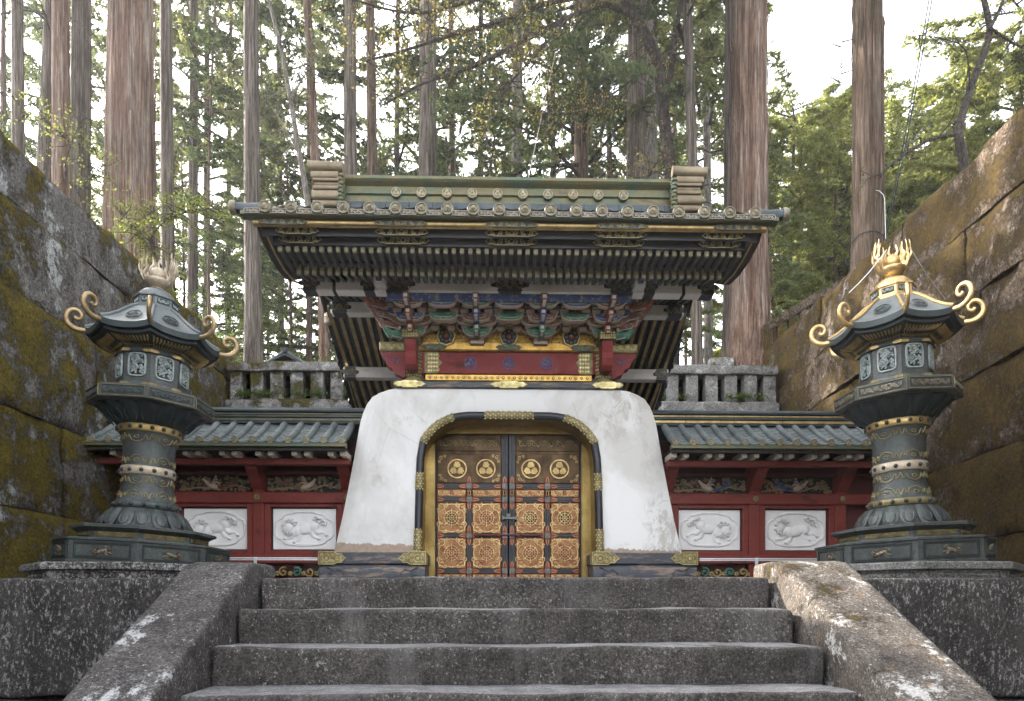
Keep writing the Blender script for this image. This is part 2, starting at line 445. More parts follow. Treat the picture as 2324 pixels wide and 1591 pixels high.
def door_gold():
    n=NT('door_gilding'); d=n.noise(7,7,.72); z=n.sep(n.pos(),2); f=n.vor(70)
    g=n.ramp(d,[(.3,(.14,.058,.026)),(.7,(.30,.165,.075))])
    w=n.step(n.noise(10,7,.75),.52,.62)
    col=n.mix(w,g,(.15,.045,.022))
    col=n.mix(.6,col,n.ramp(f,[(.0,.55),(.5,1.3)]),'MULTIPLY')
    n.fin(col,.42,.7,n.bump(f,.6,.004))
door_gold()
metal('dark_door_gilding',(.045,.026,.013),(.105,.066,.032),.7,.42,8)
metal('relief_gold',(.36,.23,.10),(.64,.46,.22),.8,.38,12)
n=NT('acrylic'); n.b.inputs['Transmission Weight'].default_value=1.0; n.fin((.93,.95,.95),.02,0); n.b.inputs['IOR'].default_value=1.12

def bark(name,c1,c2,c3,st=.045):
    n=NT(name); v=n.obco((1,1,st)); d=n.noise(9,9,.75,v,.35); e=n.noise(34,6,.75,v)
    col=n.ramp(d,[(.32,c1),(.48,c2),(.66,c3)])
    col=n.mix(.9,col,n.ramp(e,[(.34,.22),(.5,.9),(.66,1.9)]),'MULTIPLY')
    col=n.mix(.7,col,n.ramp(n.noise(.8,5,.7),[(.3,.6),(.7,1.4)]),'MULTIPLY')
    g=n.step(n.noise(.6,4,.6),.58,.72); col=n.mix(n.math('MULTIPLY',g,.3),col,(.085,.09,.05))
    n.fin(col,.9,0,n.bump(n.math('ADD',d,e),1.0,.09),.2)
bark('red_bark',(.072,.033,.020),(.205,.125,.088),(.37,.315,.27))
bark('grey_bark',(.050,.038,.030),(.145,.118,.098),(.27,.235,.205))
bark('brown_bark',(.052,.032,.021),(.145,.098,.068),(.25,.195,.15))
bark('pale_bark',(.12,.105,.09),(.24,.215,.19),(.34,.315,.285),.12)
bark('twig_bark',(.035,.028,.023),(.075,.06,.05),(.13,.11,.095),.4)

def leaf(name,c1,c2,c3,trans=.45):
    n=NT(name); t=n.t; t.nodes.remove(n.b)
    d=n.noise(.55,3,.6); r=n.node('ShaderNodeNewGeometry').outputs['Random Per Island']
    col=n.ramp(n.math('ADD',n.math('MULTIPLY',d,.6),n.math('MULTIPLY',r,.4)),[(.2,c1),(.5,c2),(.8,c3)])
    a=n.node('ShaderNodeBsdfDiffuse'); b=n.node('ShaderNodeBsdfTranslucent'); m=n.node('ShaderNodeMixShader')
    t.links.new(col,a.inputs['Color']); t.links.new(n.mix(.5,col,(1.25,1.2,.6),'MULTIPLY'),b.inputs['Color'])
    m.inputs['Fac'].default_value=trans
    t.links.new(a.outputs[0],m.inputs[1]); t.links.new(b.outputs[0],m.inputs[2]); t.links.new(m.outputs[0],n.o.inputs['Surface'])
leaf('cedar_needles',(.058,.080,.040),(.120,.145,.068),(.26,.255,.115),.56)
leaf('dark_cedar_needles',(.036,.060,.036),(.080,.112,.060),(.16,.18,.09),.5)
leaf('sunny_needles',(.11,.145,.055),(.20,.225,.085),(.33,.32,.13),.55)
leaf('pale_green_leaves',(.11,.15,.07),(.19,.23,.11),(.28,.30,.16),.55)
leaf('yellow_buds',(.15,.13,.045),(.26,.22,.075),(.38,.31,.11),.5)
leaf('lime_leaves',(.13,.16,.04),(.21,.24,.06),(.32,.33,.09),.45)
leaf('fern_leaves',(.05,.08,.02),(.08,.12,.03),(.12,.16,.045),.4)
# ------------------------------------------------------------------ ornament helpers (drawn in x,z and raised towards -y)
def spiral(cx,cz,r,turns=1.4,a0=0.0,d=1,k=14,r1=.12):
    return [(cx+r*(1-(1-r1)*i/k)*math.cos(a0+d*turns*2*math.pi*i/k), cz+r*(1-(1-r1)*i/k)*math.sin(a0+d*turns*2*math.pi*i/k)) for i in range(k+1)]
def arabesque(mb,w,h,y0,y1,n=4,lw=.012,mi=0,cx=0,cz=0,leaf=True):
    for i in range(n):
        x=cx-w/2+w*(i+.5)/n; u=1 if i%2 else -1; r=min(h*.40,w/n*.48)
        mb.ribbon(spiral(x,cz+u*h*.06,r,1.35,-u*math.pi/2,u if i%2 else -u,12),[lw*(1.15-.6*q/12) for q in range(13)],y0,y1,mi)
        for s in (-1,1):
            ax=x+s*r*.95; az=cz+u*h*.33*s
            mb.ribbon([(ax-s*r*.5,az-u*s*h*.22),(ax-.1*r*s,az-u*s*h*.05),(ax+s*r*.25,az+u*s*h*.04)],[lw*.5,lw*1.7,lw*.3],y0,y1,mi)
def lobed(w,h,n=44,k=10,a=.07,p=.55):
    o=[]
    for i in range(n):
        t=2*math.pi*i/n; c,s=math.cos(t),math.sin(t); q=1+a*math.cos(k*t)
        o.append((w/2*math.copysign(abs(c)**p,c)*q, h/2*math.copysign(abs(s)**p,s)*q))
    return o
def bracketed(w,h,e):
    """hardware plate with pointed, cusped ends of length e"""
    pts=[(w/2-e,-h/2),(w/2-e*.75,-h*.34),(w/2-e*.45,-h*.40),(w/2-e*.22,-h*.16),(w/2,0),(w/2-e*.22,h*.16),(w/2-e*.45,h*.40),(w/2-e*.75,h*.34),(w/2-e,h/2)]
    return pts+[(-x,-z) for x,z in pts]
def shift(p,x,z): return [(a+x,b+z) for a,b in p]
def circle(r,n=20,cx=0,cz=0): return [(cx+r*math.cos(2*math.pi*i/n),cz+r*math.sin(2*math.pi*i/n)) for i in range(n)]
def crest(mb,r,y,t=.006,mi=0,ring=True,mr=None):
    """three leaves pointing inwards inside a ring"""
    if ring: mb.ribbon(circle(r*.92,22),r*.17,y-t*1.2,y,mi if mr is None else mr,True)
    for k in range(3):
        a=math.pi/2+k*2*math.pi/3; ca,sa=math.cos(a),math.sin(a); q=[]
        for i in range(16):
            u=2*math.pi*i/16
            l=.36*(1+.14*math.cos(3*u)); hx=math.sin(u)*l*.98; hz=math.cos(u)*l*.95
            if abs(u)<.3 or u>5.9: hz-=.12
            d=.43+hz
            q.append((r*(ca*d-sa*hx),r*(sa*d+ca*hx)))
        mb.poly(q,y-t,y,mi,c=t*.5)
        for s in (-1,0,1):
            b=a+s*.0
            mb.ribbon([(r*(ca*.10-sa*s*.05),r*(sa*.10+ca*s*.05)),(r*(ca*.42-sa*s*.2),r*(sa*.42+ca*s*.2)),(r*(ca*.66-sa*s*.22),r*(sa*.66+ca*s*.22))],r*.05,y-t*1.6,y-t*.5,mi)
def wheel(mb,r,y,t=.012,mi=0,mr=1):
    mb.poly(circle(r*.80,24),y-t*.35,y,mr)
    mb.ribbon(circle(r*.78,24),r*.10,y-t,y,mi,True); mb.ribbon(circle(r*.52,20),r*.08,y-t,y,mi,True)
    mb.ribbon(circle(r*.24,14),r*.09,y-t*1.3,y,mi,True); mb.poly(circle(r*.12,8),y-t*1.6,y,mi,c=t*.4)
    for k in range(8):
        a=k*math.pi/4; c,s=math.cos(a),math.sin(a)
        mb.ribbon([(c*r*.2,s*r*.2),(c*r*.55,s*r*.55),(c*r*.98,s*r*.98)],[r*.05,r*.09,r*.12],y-t*1.1,y,mi)
        mb.poly(circle(r*.085,8,c*r*1.02,s*r*1.02),y-t*1.3,y,mi,c=t*.4)
        b=a+math.pi/8
        mb.poly(circle(r*.06,6,math.cos(b)*r*.65,math.sin(b)*r*.65),y-t,y,mi,c=t*.3)
def flower(mb,cx,cz,r,y,mi=0,mc=1,n=5,t=None):
    t=t or r*.5
    for k in range(n):
        a=2*math.pi*k/n+cx*7
        mb.ball((cx+math.cos(a)*r*.55,y,cz+math.sin(a)*r*.55),(r*.42,t*.55,r*.42),6,4,mi)
    mb.ball((cx,y-t*.4,cz),(r*.28,t*.4,r*.28),6,4,mc)
def lion(mb,w,y,mi=0,f=1,pose=0):
    """running lion in low relief, facing -x when f=1"""
    def B(x,z,rx,rz,a=0,t=.09):
        mb.ball((f*x*w,y,z*w),(rx*w,t*w,rz*w),10,6,mi,Matrix.Rotation(f*a,3,'Y'))
    def L(p,r,t=.5):
        mb.tube([(f*a*w,y,b*w) for a,b in p],[q*w for q in r],7,mi,True,(1,1))
    dz=(.0,.05,-.04)[pose%3]
    B(.02,.01+dz*.5,.22,.105,-.25+dz*3); B(-.15,-.03,.12,.115,.3); B(.17,.055+dz,.12,.11,-.4)
    B(-.31,.05-dz*.6,.10,.095,.2,.11); B(-.385,.015-dz*.6,.055,.05,.1,.10); B(-.37,.105-dz*.6,.03,.035,0,.1)
    for k in range(9):
        a=.6+k*.55; cx=-.27+.115*math.cos(a); cz=.045-dz*.6+.125*math.sin(a)
        mb.ribbon([(f*(q[0])*w,q[1]*w) for q in spiral(cx,cz,.045,1.3,a,1,9)],.022*w,y-.11*w,y-.02*w,mi)
    L([(-.18,-.08),(-.25,-.15),(-.36,-.17)],[.06,.04,.032]); B(-.375,-.175,.04,.026)
    L([(-.10,-.10),(-.10,-.19),(-.17,-.24)],[.055,.036,.028]); B(-.19,-.245,.038,.024)
    L([(.19,.0),(.27,-.06),(.36,-.05),(.42,-.10)],[.07,.045,.032,.026]); B(.43,-.11,.036,.024)
    L([(.14,-.03),(.17,-.13),(.26,-.17)],[.065,.04,.028]); B(.28,-.18,.036,.022)
    for k,(a,b,c) in enumerate(((.30,.17,.07),(.22,.22,.06),(.38,.13,.055))):
        mb.ribbon([(f*(q[0])*w,q[1]*w) for q in spiral(a,b,c,1.4,-1.2,1,11)],[.034*w]*12,y-.09*w,y-.01*w,mi)
    L([(.24,.10),(.29,.14),(.36,.16),(.45,.10)],[.03,.03,.024,.008])
def bird(mb,w,y,mi=(0,1,2),f=1):
    def L(p,r,m): mb.tube([(f*a*w,y-c*w,b*w) for a,b,c in p],[q*w for q in r],6,m)
    mb.ball((f*-.05*w,y-.03*w,-.02*w),(.13*w,.06*w,.065*w),9,6,mi[0],Matrix.Rotation(f*.35,3,'Y'))
    L([(-.14,.02,.04),(-.20,.075,.05),(-.215,.11,.05)],[.05,.032,.028],mi[0])
    mb.ball((f*-.225*w,y-.05*w,.115*w),(.036*w,.035*w,.032*w),7,5,mi[0]); L([(-.245,.112,.05),(-.295,.10,.05)],[.014,.003],mi[2])
    for k in range(5): L([(-.05,.03,.06),(.03,.06+.025*k,.07),(.10-.02*k,.03+.045*k,.05)],[.03,.024,.008],mi[k%2])
    for k in range(4): L([(.05,-.04,.03),(.2,-.05-.012*k,.04),(.34,.0+.03*k,.03),(.46,.05+.05*k,.01)],[.022,.018,.014,.007],mi[1])

def spl(P,k=4):
    P=[Vector(p) for p in P]; o=[]
    for i in range(len(P)-1):
        a=P[max(i-1,0)];b=P[i];c=P[i+1];d=P[min(i+2,len(P)-1)]
        for j in range(k):
            u=j/k; o.append(.5*((2*b)+(c-a)*u+(2*a-5*b+4*c-d)*u*u+(3*b-a-3*c+d)*u**3))
    return o+[P[-1]]
# ------------------------------------------------------------------ the ground
def hill(x,y):
    ax=abs(x); s=math.sin
    side=4.45+.20*max(0,ax-5.1)+.05*s(y*.7+x*.3); side=min(side,9.5+.02*ax)
    back=3.52+.42*max(0,min(y-14.9,7))-.16*max(0,min(y-27,55))
    w=max(0.0,min(1.0,(y-14.0)/2.0)); q=max(0.0,min(1.0,(ax-4.2)/2.2)); q=q*q*(3-2*q)
    # behind the gate the back slope; beside the walls the side banks, which also roll off far back
    side2=max(side-.16*max(0,min(y-27,55)),back*.9)
    z=side if y<14.0 else (back*(1-q)+side2*q)*w+side*(1-w)
    return z+.10*s(x*1.3+y*.9)*(1 if y>15.5 or ax>6 else 0)+.05*s(x*3.1-y*2.3)*(1 if y>15.5 or ax>6 else 0)
def terrain():
    xs=[-160,-110,-75,-52,-38,-30]+[-24+1.0*i for i in range(17)]+[-7.2,-6.6,-6.1,-5.7,-5.32,-4.6]+[-4+.8*i for i in range(11)]+[4.6,5.32,5.7,6.1,6.6,7.2]+[8+1.0*i for i in range(17)]+[30,38,52,75,110,160]
    ys=[-60,-40,-25,-16]+[-10+1.6*i for i in range(15)]+[14.0,14.93,15.6]+[16.2+.7*i for i in range(20)]+[31+2*i for i in range(16)]+[66,75,90,120,160]
    mb=MB(); nx=len(xs)
    vs=[(x,y,hill(x,y)) for y in ys for x in xs]; fs=[]
    for j in range(len(ys)-1):
        for i in range(nx-1):
            if xs[i]>=-5.33 and xs[i+1]<=5.33 and ys[j+1]<=14.94: continue
            fs.append((j*nx+i,j*nx+i+1,(j+1)*nx+i+1,(j+1)*nx+i))
    mb.add(vs,fs)
    tag(obj('hillside',mb,'earth',smooth=180),kind='structure')
    mb=MB(); mb.add([(-600,-600,-1.76),(600,-600,-1.76),(600,900,-1.76),(-600,900,-1.76)],[(0,1,2,3)])
    tag(obj('ground',mb,'earth'),kind='structure')
terrain()
# the court in front of the gate: one slab of paving behind the stair head, down to the lower ground
mb=MB(); mb.box(-5.6,5.6,6.66,15.1,-1.9,-.004); tag(obj('landing',mb,'pavement_stone'),kind='structure')

# ------------------------------------------------------------------ rough stone blocks
def rough_block(mb,x0,x1,y0,y1,z0,z1,n=(8,3,3),r=.03,amp=.006,seed=0,mi=0,fr=2.0):
    """box with rounded, slightly uneven edges"""
    from mathutils import noise as mn
    nx,ny,nz=n
    def P(u,v,w):
        p=[x0+(x1-x0)*u,y0+(y1-y0)*v,z0+(z1-z0)*w]
        lo=(x0,y0,z0);hi=(x1,y1,z1); q=[];d=[]
        for a in range(3):
            c=min(max(p[a],lo[a]+r),hi[a]-r); q.append(c); d.append(p[a]-c)
        dv=Vector(d)
        if dv.length>1e-9:
            k=sum(1 for a in d if abs(a)>1e-9)
            if k>1: dv=dv.normalized()*r
        o=Vector(q)+dv
        nn=mn.noise_vector(o*fr+Vector((seed*3.1,seed*1.7,seed)))
        n2=mn.noise_vector(o*fr*4+Vector((seed,seed*2.7,seed)))
        return tuple(o+nn*amp*1.6+n2*amp*.5)
    def ax(m,L):
        e=min(.49,r/max(L,1e-6)*1.0)
        return [0,e*.35]+[e+(1-2*e)*i/m for i in range(m+1)]+[1-e*.35,1]
    us,vs_,ws=ax(nx,x1-x0),ax(ny,y1-y0),ax(nz,z1-z0)
    idx={};verts=[];fs=[]
    def V(i,j,k):
        key=(i,j,k)
        if key not in idx: idx[key]=len(verts); verts.append(P(us[i],vs_[j],ws[k]))
        return idx[key]
    I,J,K=len(us)-1,len(vs_)-1,len(ws)-1
    for i in range(I):
        for j in range(J):
            fs.append((V(i,j,0),V(i,j+1,0),V(i+1,j+1,0),V(i+1,j,0))); fs.append((V(i,j,K),V(i+1,j,K),V(i+1,j+1,K),V(i,j+1,K)))
    for i in range(I):
        for k in range(K):
            fs.append((V(i,0,k),V(i+1,0,k),V(i+1,0,k+1),V(i,0,k+1))); fs.append((V(i,J,k),V(i,J,k+1),V(i+1,J,k+1),V(i+1,J,k)))
    for j in range(J):
        for k in range(K):
            fs.append((V(0,j,k),V(0,j,k+1),V(0,j+1,k+1),V(0,j+1,k))); fs.append((V(I,j,k),V(I,j+1,k),V(I,j+1,k+1),V(I,j,k+1)))
    mb.add(verts,fs,mi)

# stair: seven long steps; each is one rough block
STEP_H,STEP_D,Y0=.240,.515,6.13
st=thing('stone_stair','dark weathered stone steps rising to the white arched gate','stair',(0,4.3,-1.7))
for k in range(7):
    mb=MB(); a,b=U(-.012,.012),U(-.012,.012)
    yf=Y0-k*STEP_D
    rough_block(mb,-1.955+a-(.0 if k==0 else .015),1.965+b,yf,yf+STEP_D+.12,-k*STEP_H-STEP_H-.03,-k*STEP_H,(34,3,4),.030,.010,k+1)
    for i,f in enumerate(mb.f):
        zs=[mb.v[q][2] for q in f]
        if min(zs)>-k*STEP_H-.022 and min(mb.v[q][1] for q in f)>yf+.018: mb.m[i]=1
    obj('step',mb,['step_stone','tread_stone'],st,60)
# parapets
def parapet(s,label,x0,x1,m,top):
    n=34; yA,yB=6.62,2.2; mb=MB(); from mathutils import noise as mn
    prof=[]
    def ztop(y):
        z=top+.462*(y-6.02); return min(z,top-.012*max(0,(y-6.05)))
    r=.035; rows=[]
    for i in range(n+1):
        y=yA+(yB-yA)*i/n; zt=ztop(y)
        pr=[(x0,-2.0),(x0,-1.2),(x0,zt-.30),(x0,zt-.14),(x0,zt-r),(x0+r*.3,zt-r*.3),(x0+r,zt)]+[(x0+(x1-x0)*q,zt) for q in (.25,.4,.55,.7,.85)]+[(x1-r,zt),(x1-r*.3,zt-r*.3),(x1,zt-r),(x1,zt-.14),(x1,zt-.30),(x1,-1.2),(x1,-2.0)]
        row=[]
        for (x,z) in pr:
            p=Vector((x,y,z)); q=mn.noise_vector(p*2.2)*.010+mn.noise_vector(p*9)*.004
            p+=q
            if i==0: p.y-=.0
            row.append(tuple(p))
        rows.append(row)
    k=len(rows[0])
    mb.add([p for r_ in rows for p in r_],[(i*k+j,i*k+j+1,(i+1)*k+j+1,(i+1)*k+j) for i in range(n) for j in range(k-1)])
    mb.add(rows[0],[tuple(range(k))]); mb.add(rows[-1],[tuple(range(k))])
    o=obj('stone_parapet',mb,m,None,50); tag(o,label,'parapet')
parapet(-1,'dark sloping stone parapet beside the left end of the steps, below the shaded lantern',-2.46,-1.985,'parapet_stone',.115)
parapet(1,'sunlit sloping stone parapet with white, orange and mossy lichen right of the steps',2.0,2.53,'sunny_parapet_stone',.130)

# terrace walls flanking the stair
def terrace(s,label,yf,xj):
    t=thing('terrace_wall',label,'wall',(s*4,yf,-1.7))
    for zz0,zz1,cuts in ((-.93,-.005,[2.47,xj,7.2]),(-1.85,-.955,[2.47,3.3,5.2,7.2])):
        for a,b in zip(cuts[:-1],cuts[1:]):
            mb=MB(); x0,x1=(a+.01,b-.01) if s>0 else (-b+.01,-a-.01)
            rough_block(mb,x0,x1,yf+(0 if zz1>-.5 else .01),yf+.9,zz0,zz1,(14,4,6),.04,.012,a*3+zz0+s)
            obj('stone_block',mb,'terrace_stone',t,60)
terrace(-1,'dark lichen-speckled stone terrace wall left of the stair, under the shaded lantern',6.27,5.0)
terrace(1,'dark streaked stone terrace wall right of the sunlit parapet, under the gilded lantern',6.06,4.6)

# retaining walls of huge blocks
def retaining(s,label,m,rows,seed,ytop,yend,jit,tilt=0.0):
    rr=random.Random(seed); from mathutils import noise as mn
    t=thing('retaining_wall',label,'wall',(s*5.1,9,-.2))
    def X(z): return s*(4.90+.043*max(z,-.2))
    mb=MB(); mb.box(min(s*5.17,s*5.5),max(s*5.17,s*5.5),.2,yend-.05,-1.8,ytop-.12); obj('backing',mb,'dark_wood',t)
    for q,(z0,z1) in enumerate(zip(rows[:-1],rows[1:])):
        y=1.2+rr.uniform(-.5,.5)
        while y<yend-.02:
            L=rr.uniform(1.5,3.0); y1=y+L
            if yend-y1<.9: y1=yend
            nu=max(8,int((y1-y)/.11)); nv=max(7,int((z1-z0)/.10)); g=.006; o=rr.uniform(-.022,.022); sk=rr.uniform(-.06,.06) if q<len(rows)-2 else 0
            sd=rr.uniform(0,90); top=q==len(rows)-2
            mb=MB(); V=[]
            for j in range(-1,nv+2):
                for i in range(-1,nu+2):
                    u=min(max(i/nu,0),1); v=min(max(j/nv,0),1)
                    yy=y+g+(y1-y-2*g)*u; zz=z0+g+(z1-z0-2*g)*v
                    tl=tilt*(yy-9)
                    if not top or v<.5: zz+=tl*(1 if q>0 else v)
                    elif top: zz+=tl*(1-v)
                    e=min(u,1-u)*(y1-y); f=min(v,1-v)*(z1-z0); ed=min(e,f)
                    p=Vector((sd,yy,zz)); rel=mn.noise(p*.9)*.035+mn.noise(p*3.1)*.030+mn.noise(p*7)*.020
                    rel+= o*.7 - .024*math.exp(-ed/.014)+mn.noise(p*1.9)*.02
                    if i in (-1,nu+1) or j in (-1,nv+1): rel=-.30
                    zj=zz+(mn.noise(p*1.1)*.05 if (top and v==1) else 0)+(rel*.6 if top and v==1 and j<=nv else 0)
                    V.append((X(zz)-s*rel, yy+ (0 if 0<=i<=nu else 0), zj))
            k=nu+3
            mb.add(V,[(j*k+i,j*k+i+1,(j+1)*k+i+1,(j+1)*k+i) for j in range(nv+2) for i in range(nu+2)])
            obj('stone_block',mb,m,t,75)
            y=y1
retaining(-1,'mossy grey retaining wall of huge stones on the left, behind the shaded lantern','mossy_wall_stone',[-1.8,-.35,.75,1.75,2.95,3.9,4.55],5,4.55,15.05,1)
retaining(1,'brown stone retaining wall with long dark joints on the right, behind the gilded lantern','brown_wall_stone',[-1.8,-.5,.45,1.35,2.25,3.15,3.95,4.76],8,4.76,15.5,1,-.035)
# ------------------------------------------------------------------ the gate
GT=thing('gate','white arched gate with gilded double doors and ornate green tiled roof','gate',(0,10.0,0))
def gobj(name,mb,m,p=None,smooth=None,fix=False): return obj(name,mb,m,p or GT,smooth,fix)
def interp(t,xs,ys): return float(np.interp(t,xs,ys))
# plaster arch: outline swept between front and back, opening cut through
ARZ=[.0,.43,.78,1.135,1.56,2.02,2.21,2.35,2.42,2.445]; ARX=[2.16,2.125,2.045,1.975,1.90,1.826,1.77,1.67,1.51,1.38]
def arch_front(z): return 9.70+.055*max(0,z-.4)
OPZ=[.0,.40,1.0,1.55,1.78,1.93,2.03,2.10,2.130]; OPX=[1.145,1.14,1.128,1.115,1.075,.99,.87,.72,.55]
def arch_path(zs,xs,k=5):
    L=[(-x,z) for z,x in zip(zs,xs)]
    top=[(xs[-1]*(-1+2*i/k),zs[-1]) for i in range(1,k)]
    return L+top+[(x,z) for z,x in reversed(list(zip(zs,xs)))]
def resample(path,n):
    P=[Vector(p) for p in path]; d=[0]
    for a,b in zip(P[:-1],P[1:]): d.append(d[-1]+(b-a).length)
    o=[]
    for i in range(n):
        t=d[-1]*i/(n-1); o.append((interp(t,d,[p.x for p in P]),interp(t,d,[p.y for p in P])))
    return o
N=73
OUT=resample(arch_path(ARZ,ARX),N); INN=resample(arch_path(OPZ,OPX),N)
OUT=[(x,max(z,.0)) for x,z in OUT]; INN=[(x,max(z,0)) for x,z in INN]
mb=MB(); K=9; V=[]
for k in range(K+1):
    t=k/K
    for (a,b),(c,d) in zip(OUT,INN):
        x=a+(c-a)*t; z=b+(d-b)*t; y=arch_front(z)-.028*math.sin(math.pi*t)+.05*math.exp(-t*14)
        V.append((x,y,z))
mb.add(V,[(k*N+i,k*N+i+1,(k+1)*N+i+1,(k+1)*N+i) for k in range(K) for i in range(N-1)])
V=[]
for k,(dy,sh) in enumerate(((0.05,1.0),(.10,1.006),(.3,1.012),(.9,1.012),(1.2,1.0))):
    for a,b in OUT: V.append((a*sh,arch_front(b)+dy,b*(1.0+.003*k) if k<4 else b))
mb.add(V,[(k*N+i,k*N+i+1,(k+1)*N+i+1,(k+1)*N+i) for k in range(4) for i in range(N-1)])
gobj('plaster_arch',mb,'white_plaster',None,50)
# black rounded frame round the opening, with gilded fittings
fr=resample([(x*.972,z-(.035 if z>1.9 else 0)) for x,z in arch_path(OPZ,OPX)],61)
def fp(i): x,z=fr[i]; return Vector((x,arch_front(z)-.012,z))
mb=MB(); mb.tube([fp(i) for i in range(61)],.049,10,0,False,(1,1))
FR=gobj('opening_frame',mb,'black_lacquer',None,60)
def wrap(i0,i1):
    mb=MB(); n=i1-i0; pts=[fp(i) for i in range(i0,i1+1)]
    rr=[.053]*(n+1)
    mb.tube(pts,rr,10,0,True)
    for q in range(n*3+1):
        t=q/3; i=min(int(t),n-1); p=pts[i].lerp(pts[i+1],t-i); d=(pts[i+1]-pts[i]).normalized(); o=d.cross(Vector((0,1,0)))
        for k in (-1,0,1):
            c=p+Vector((0,-.052*math.cos(k*.75),0))+o*(.052*math.sin(k*.75+ (0.25 if q%2 else -.25)))
            mb.ball(c,(.012,.007,.012),6,4,1)
    gobj('gilded_fitting',mb,['dim_gilding','gilded_fitting'],FR,60)
for a,b in ((3,8),(15,20),(25,28)): pass
def near(x,z): return min(range(61),key=lambda i:(fr[i][0]-x)**2+(fr[i][1]-z)**2)
for (xa,za,xb,zb) in ((-1.11,.42,-1.11,.64),(-1.09,1.13,-1.08,1.38),(-1.04,1.74,-.70,2.03),(-.25,2.1,.25,2.1),(.70,2.03,1.04,1.74),(1.08,1.38,1.09,1.13),(1.11,.64,1.11,.42)):
    wrap(near(xa,za),near(xb,zb))
# gilded reveal behind the frame
mb=MB(); RV=resample([(x*.945,z-.06 if z>1.9 else z) for x,z in arch_path(OPZ,OPX)],N)
V=[(x,arch_front(z)+dy*(10.30-arch_front(z)),z) for dy in (0.03,.5,1.0) for x,z in RV]
mb.add(V,[(k*N+i,k*N+i+1,(k+1)*N+i+1,(k+1)*N+i) for k in range(2) for i in range(N-1)])
gobj('gilded_reveal',mb,'brass_plate',None,60)
mb=MB()
for s in (-1,1):
    mb.box(min(s*.952,s*1.2),max(s*.952,s*1.2),10.27,10.34,0,2.15,0,.004)
    mb.box(min(s*.942,s*.957),max(s*.942,s*.957),10.255,10.33,0,1.99,0,.003)
mb.box(-.952,.952,10.27,10.34,1.985,2.2,0,.004); mb.box(-.957,.957,10.25,10.29,1.972,1.992,0,.004)
gobj('door_surround',mb,'brass_plate')
mb=MB(); mb.box(-1.5,1.5,10.5,10.54,0,2.6); gobj('backing_wall',mb,'dark_wood')
# doors
ROW=[(1.725,1.335,'crest'),(1.262,1.164,'scroll'),(1.090,.693,'wheel'),(.637,.240,'wheel'),(.172,.02,'low')]
RAIL=[(1.335,1.262),(1.164,1.090),(.693,.637),(.240,.172)]
CO=[(-.919,-.5415),(-.468,-.094)]
def wheel_mesh(mr):
    m=MB(); wheel(m,.120,0,.014,0,1); return mesh('wheel_relief',m,['relief_gold',mr],40)
WM={0:wheel_mesh('dark_door_gilding'),1:wheel_mesh('red_copper')}
m=MB(); m.poly(circle(.128,26),-.008,0,1); crest(m,.128,-.008,.007,2,True,0)
DCREST=mesh('crest',m,['relief_gold','dark_door_gilding','old_gold'],40)
m=MB()
for sx in (-1,1):
    for sz in (-1,1):
        for (r,a,d,q) in ((.055,.13,.13,1.2),(.038,.165,.085,.4),(.038,.085,.165,2.0)):
            m.ribbon([(x,z) for x,z in spiral(sx*a,sz*d,r,1.25,q if sx*sz>0 else 3.14-q,sx*sz,10)],[.015]*11,-.009,0)
        m.poly(circle(.012,6,sx*.16,sz*.16),-.010,0,0,c=.003)
for k in (-1,1):
    m.ribbon([(-.14,k*.178),(-.07,k*.165),(0,k*.18),(.07,k*.165),(.14,k*.178)],.014,-.008,0)
    m.ribbon([(k*.166,-.14),(k*.155,-.07),(k*.168,0),(k*.155,.07),(k*.166,.14)],.014,-.008,0)
CORN=mesh('corner_scrolls',m,'relief_gold',40)
def fit_mesh():
    m=MB(); m.poly([(0,-.032),(.05,-.032),(.075,-.026),(.088,-.012),(.105,0),(.088,.012),(.075,.026),(.05,.032),(0,.032)],-.008,0,0,c=.003)
    m.ribbon([(.02,-.018),(.07,-.012),(.09,0),(.07,.012),(.02,.018)],.006,-.011,-.006,1); return mesh('corner_fitting',m,['red_copper','old_gold'])
FIT=fit_mesh()
m=MB(); m.box(-.036,.036,-.012,0,-.036,.036,0,.005); m.poly(circle(.02,8),-.018,-.01,0,c=.005); SQ=mesh('crossing_plate',m,'grey_metal')
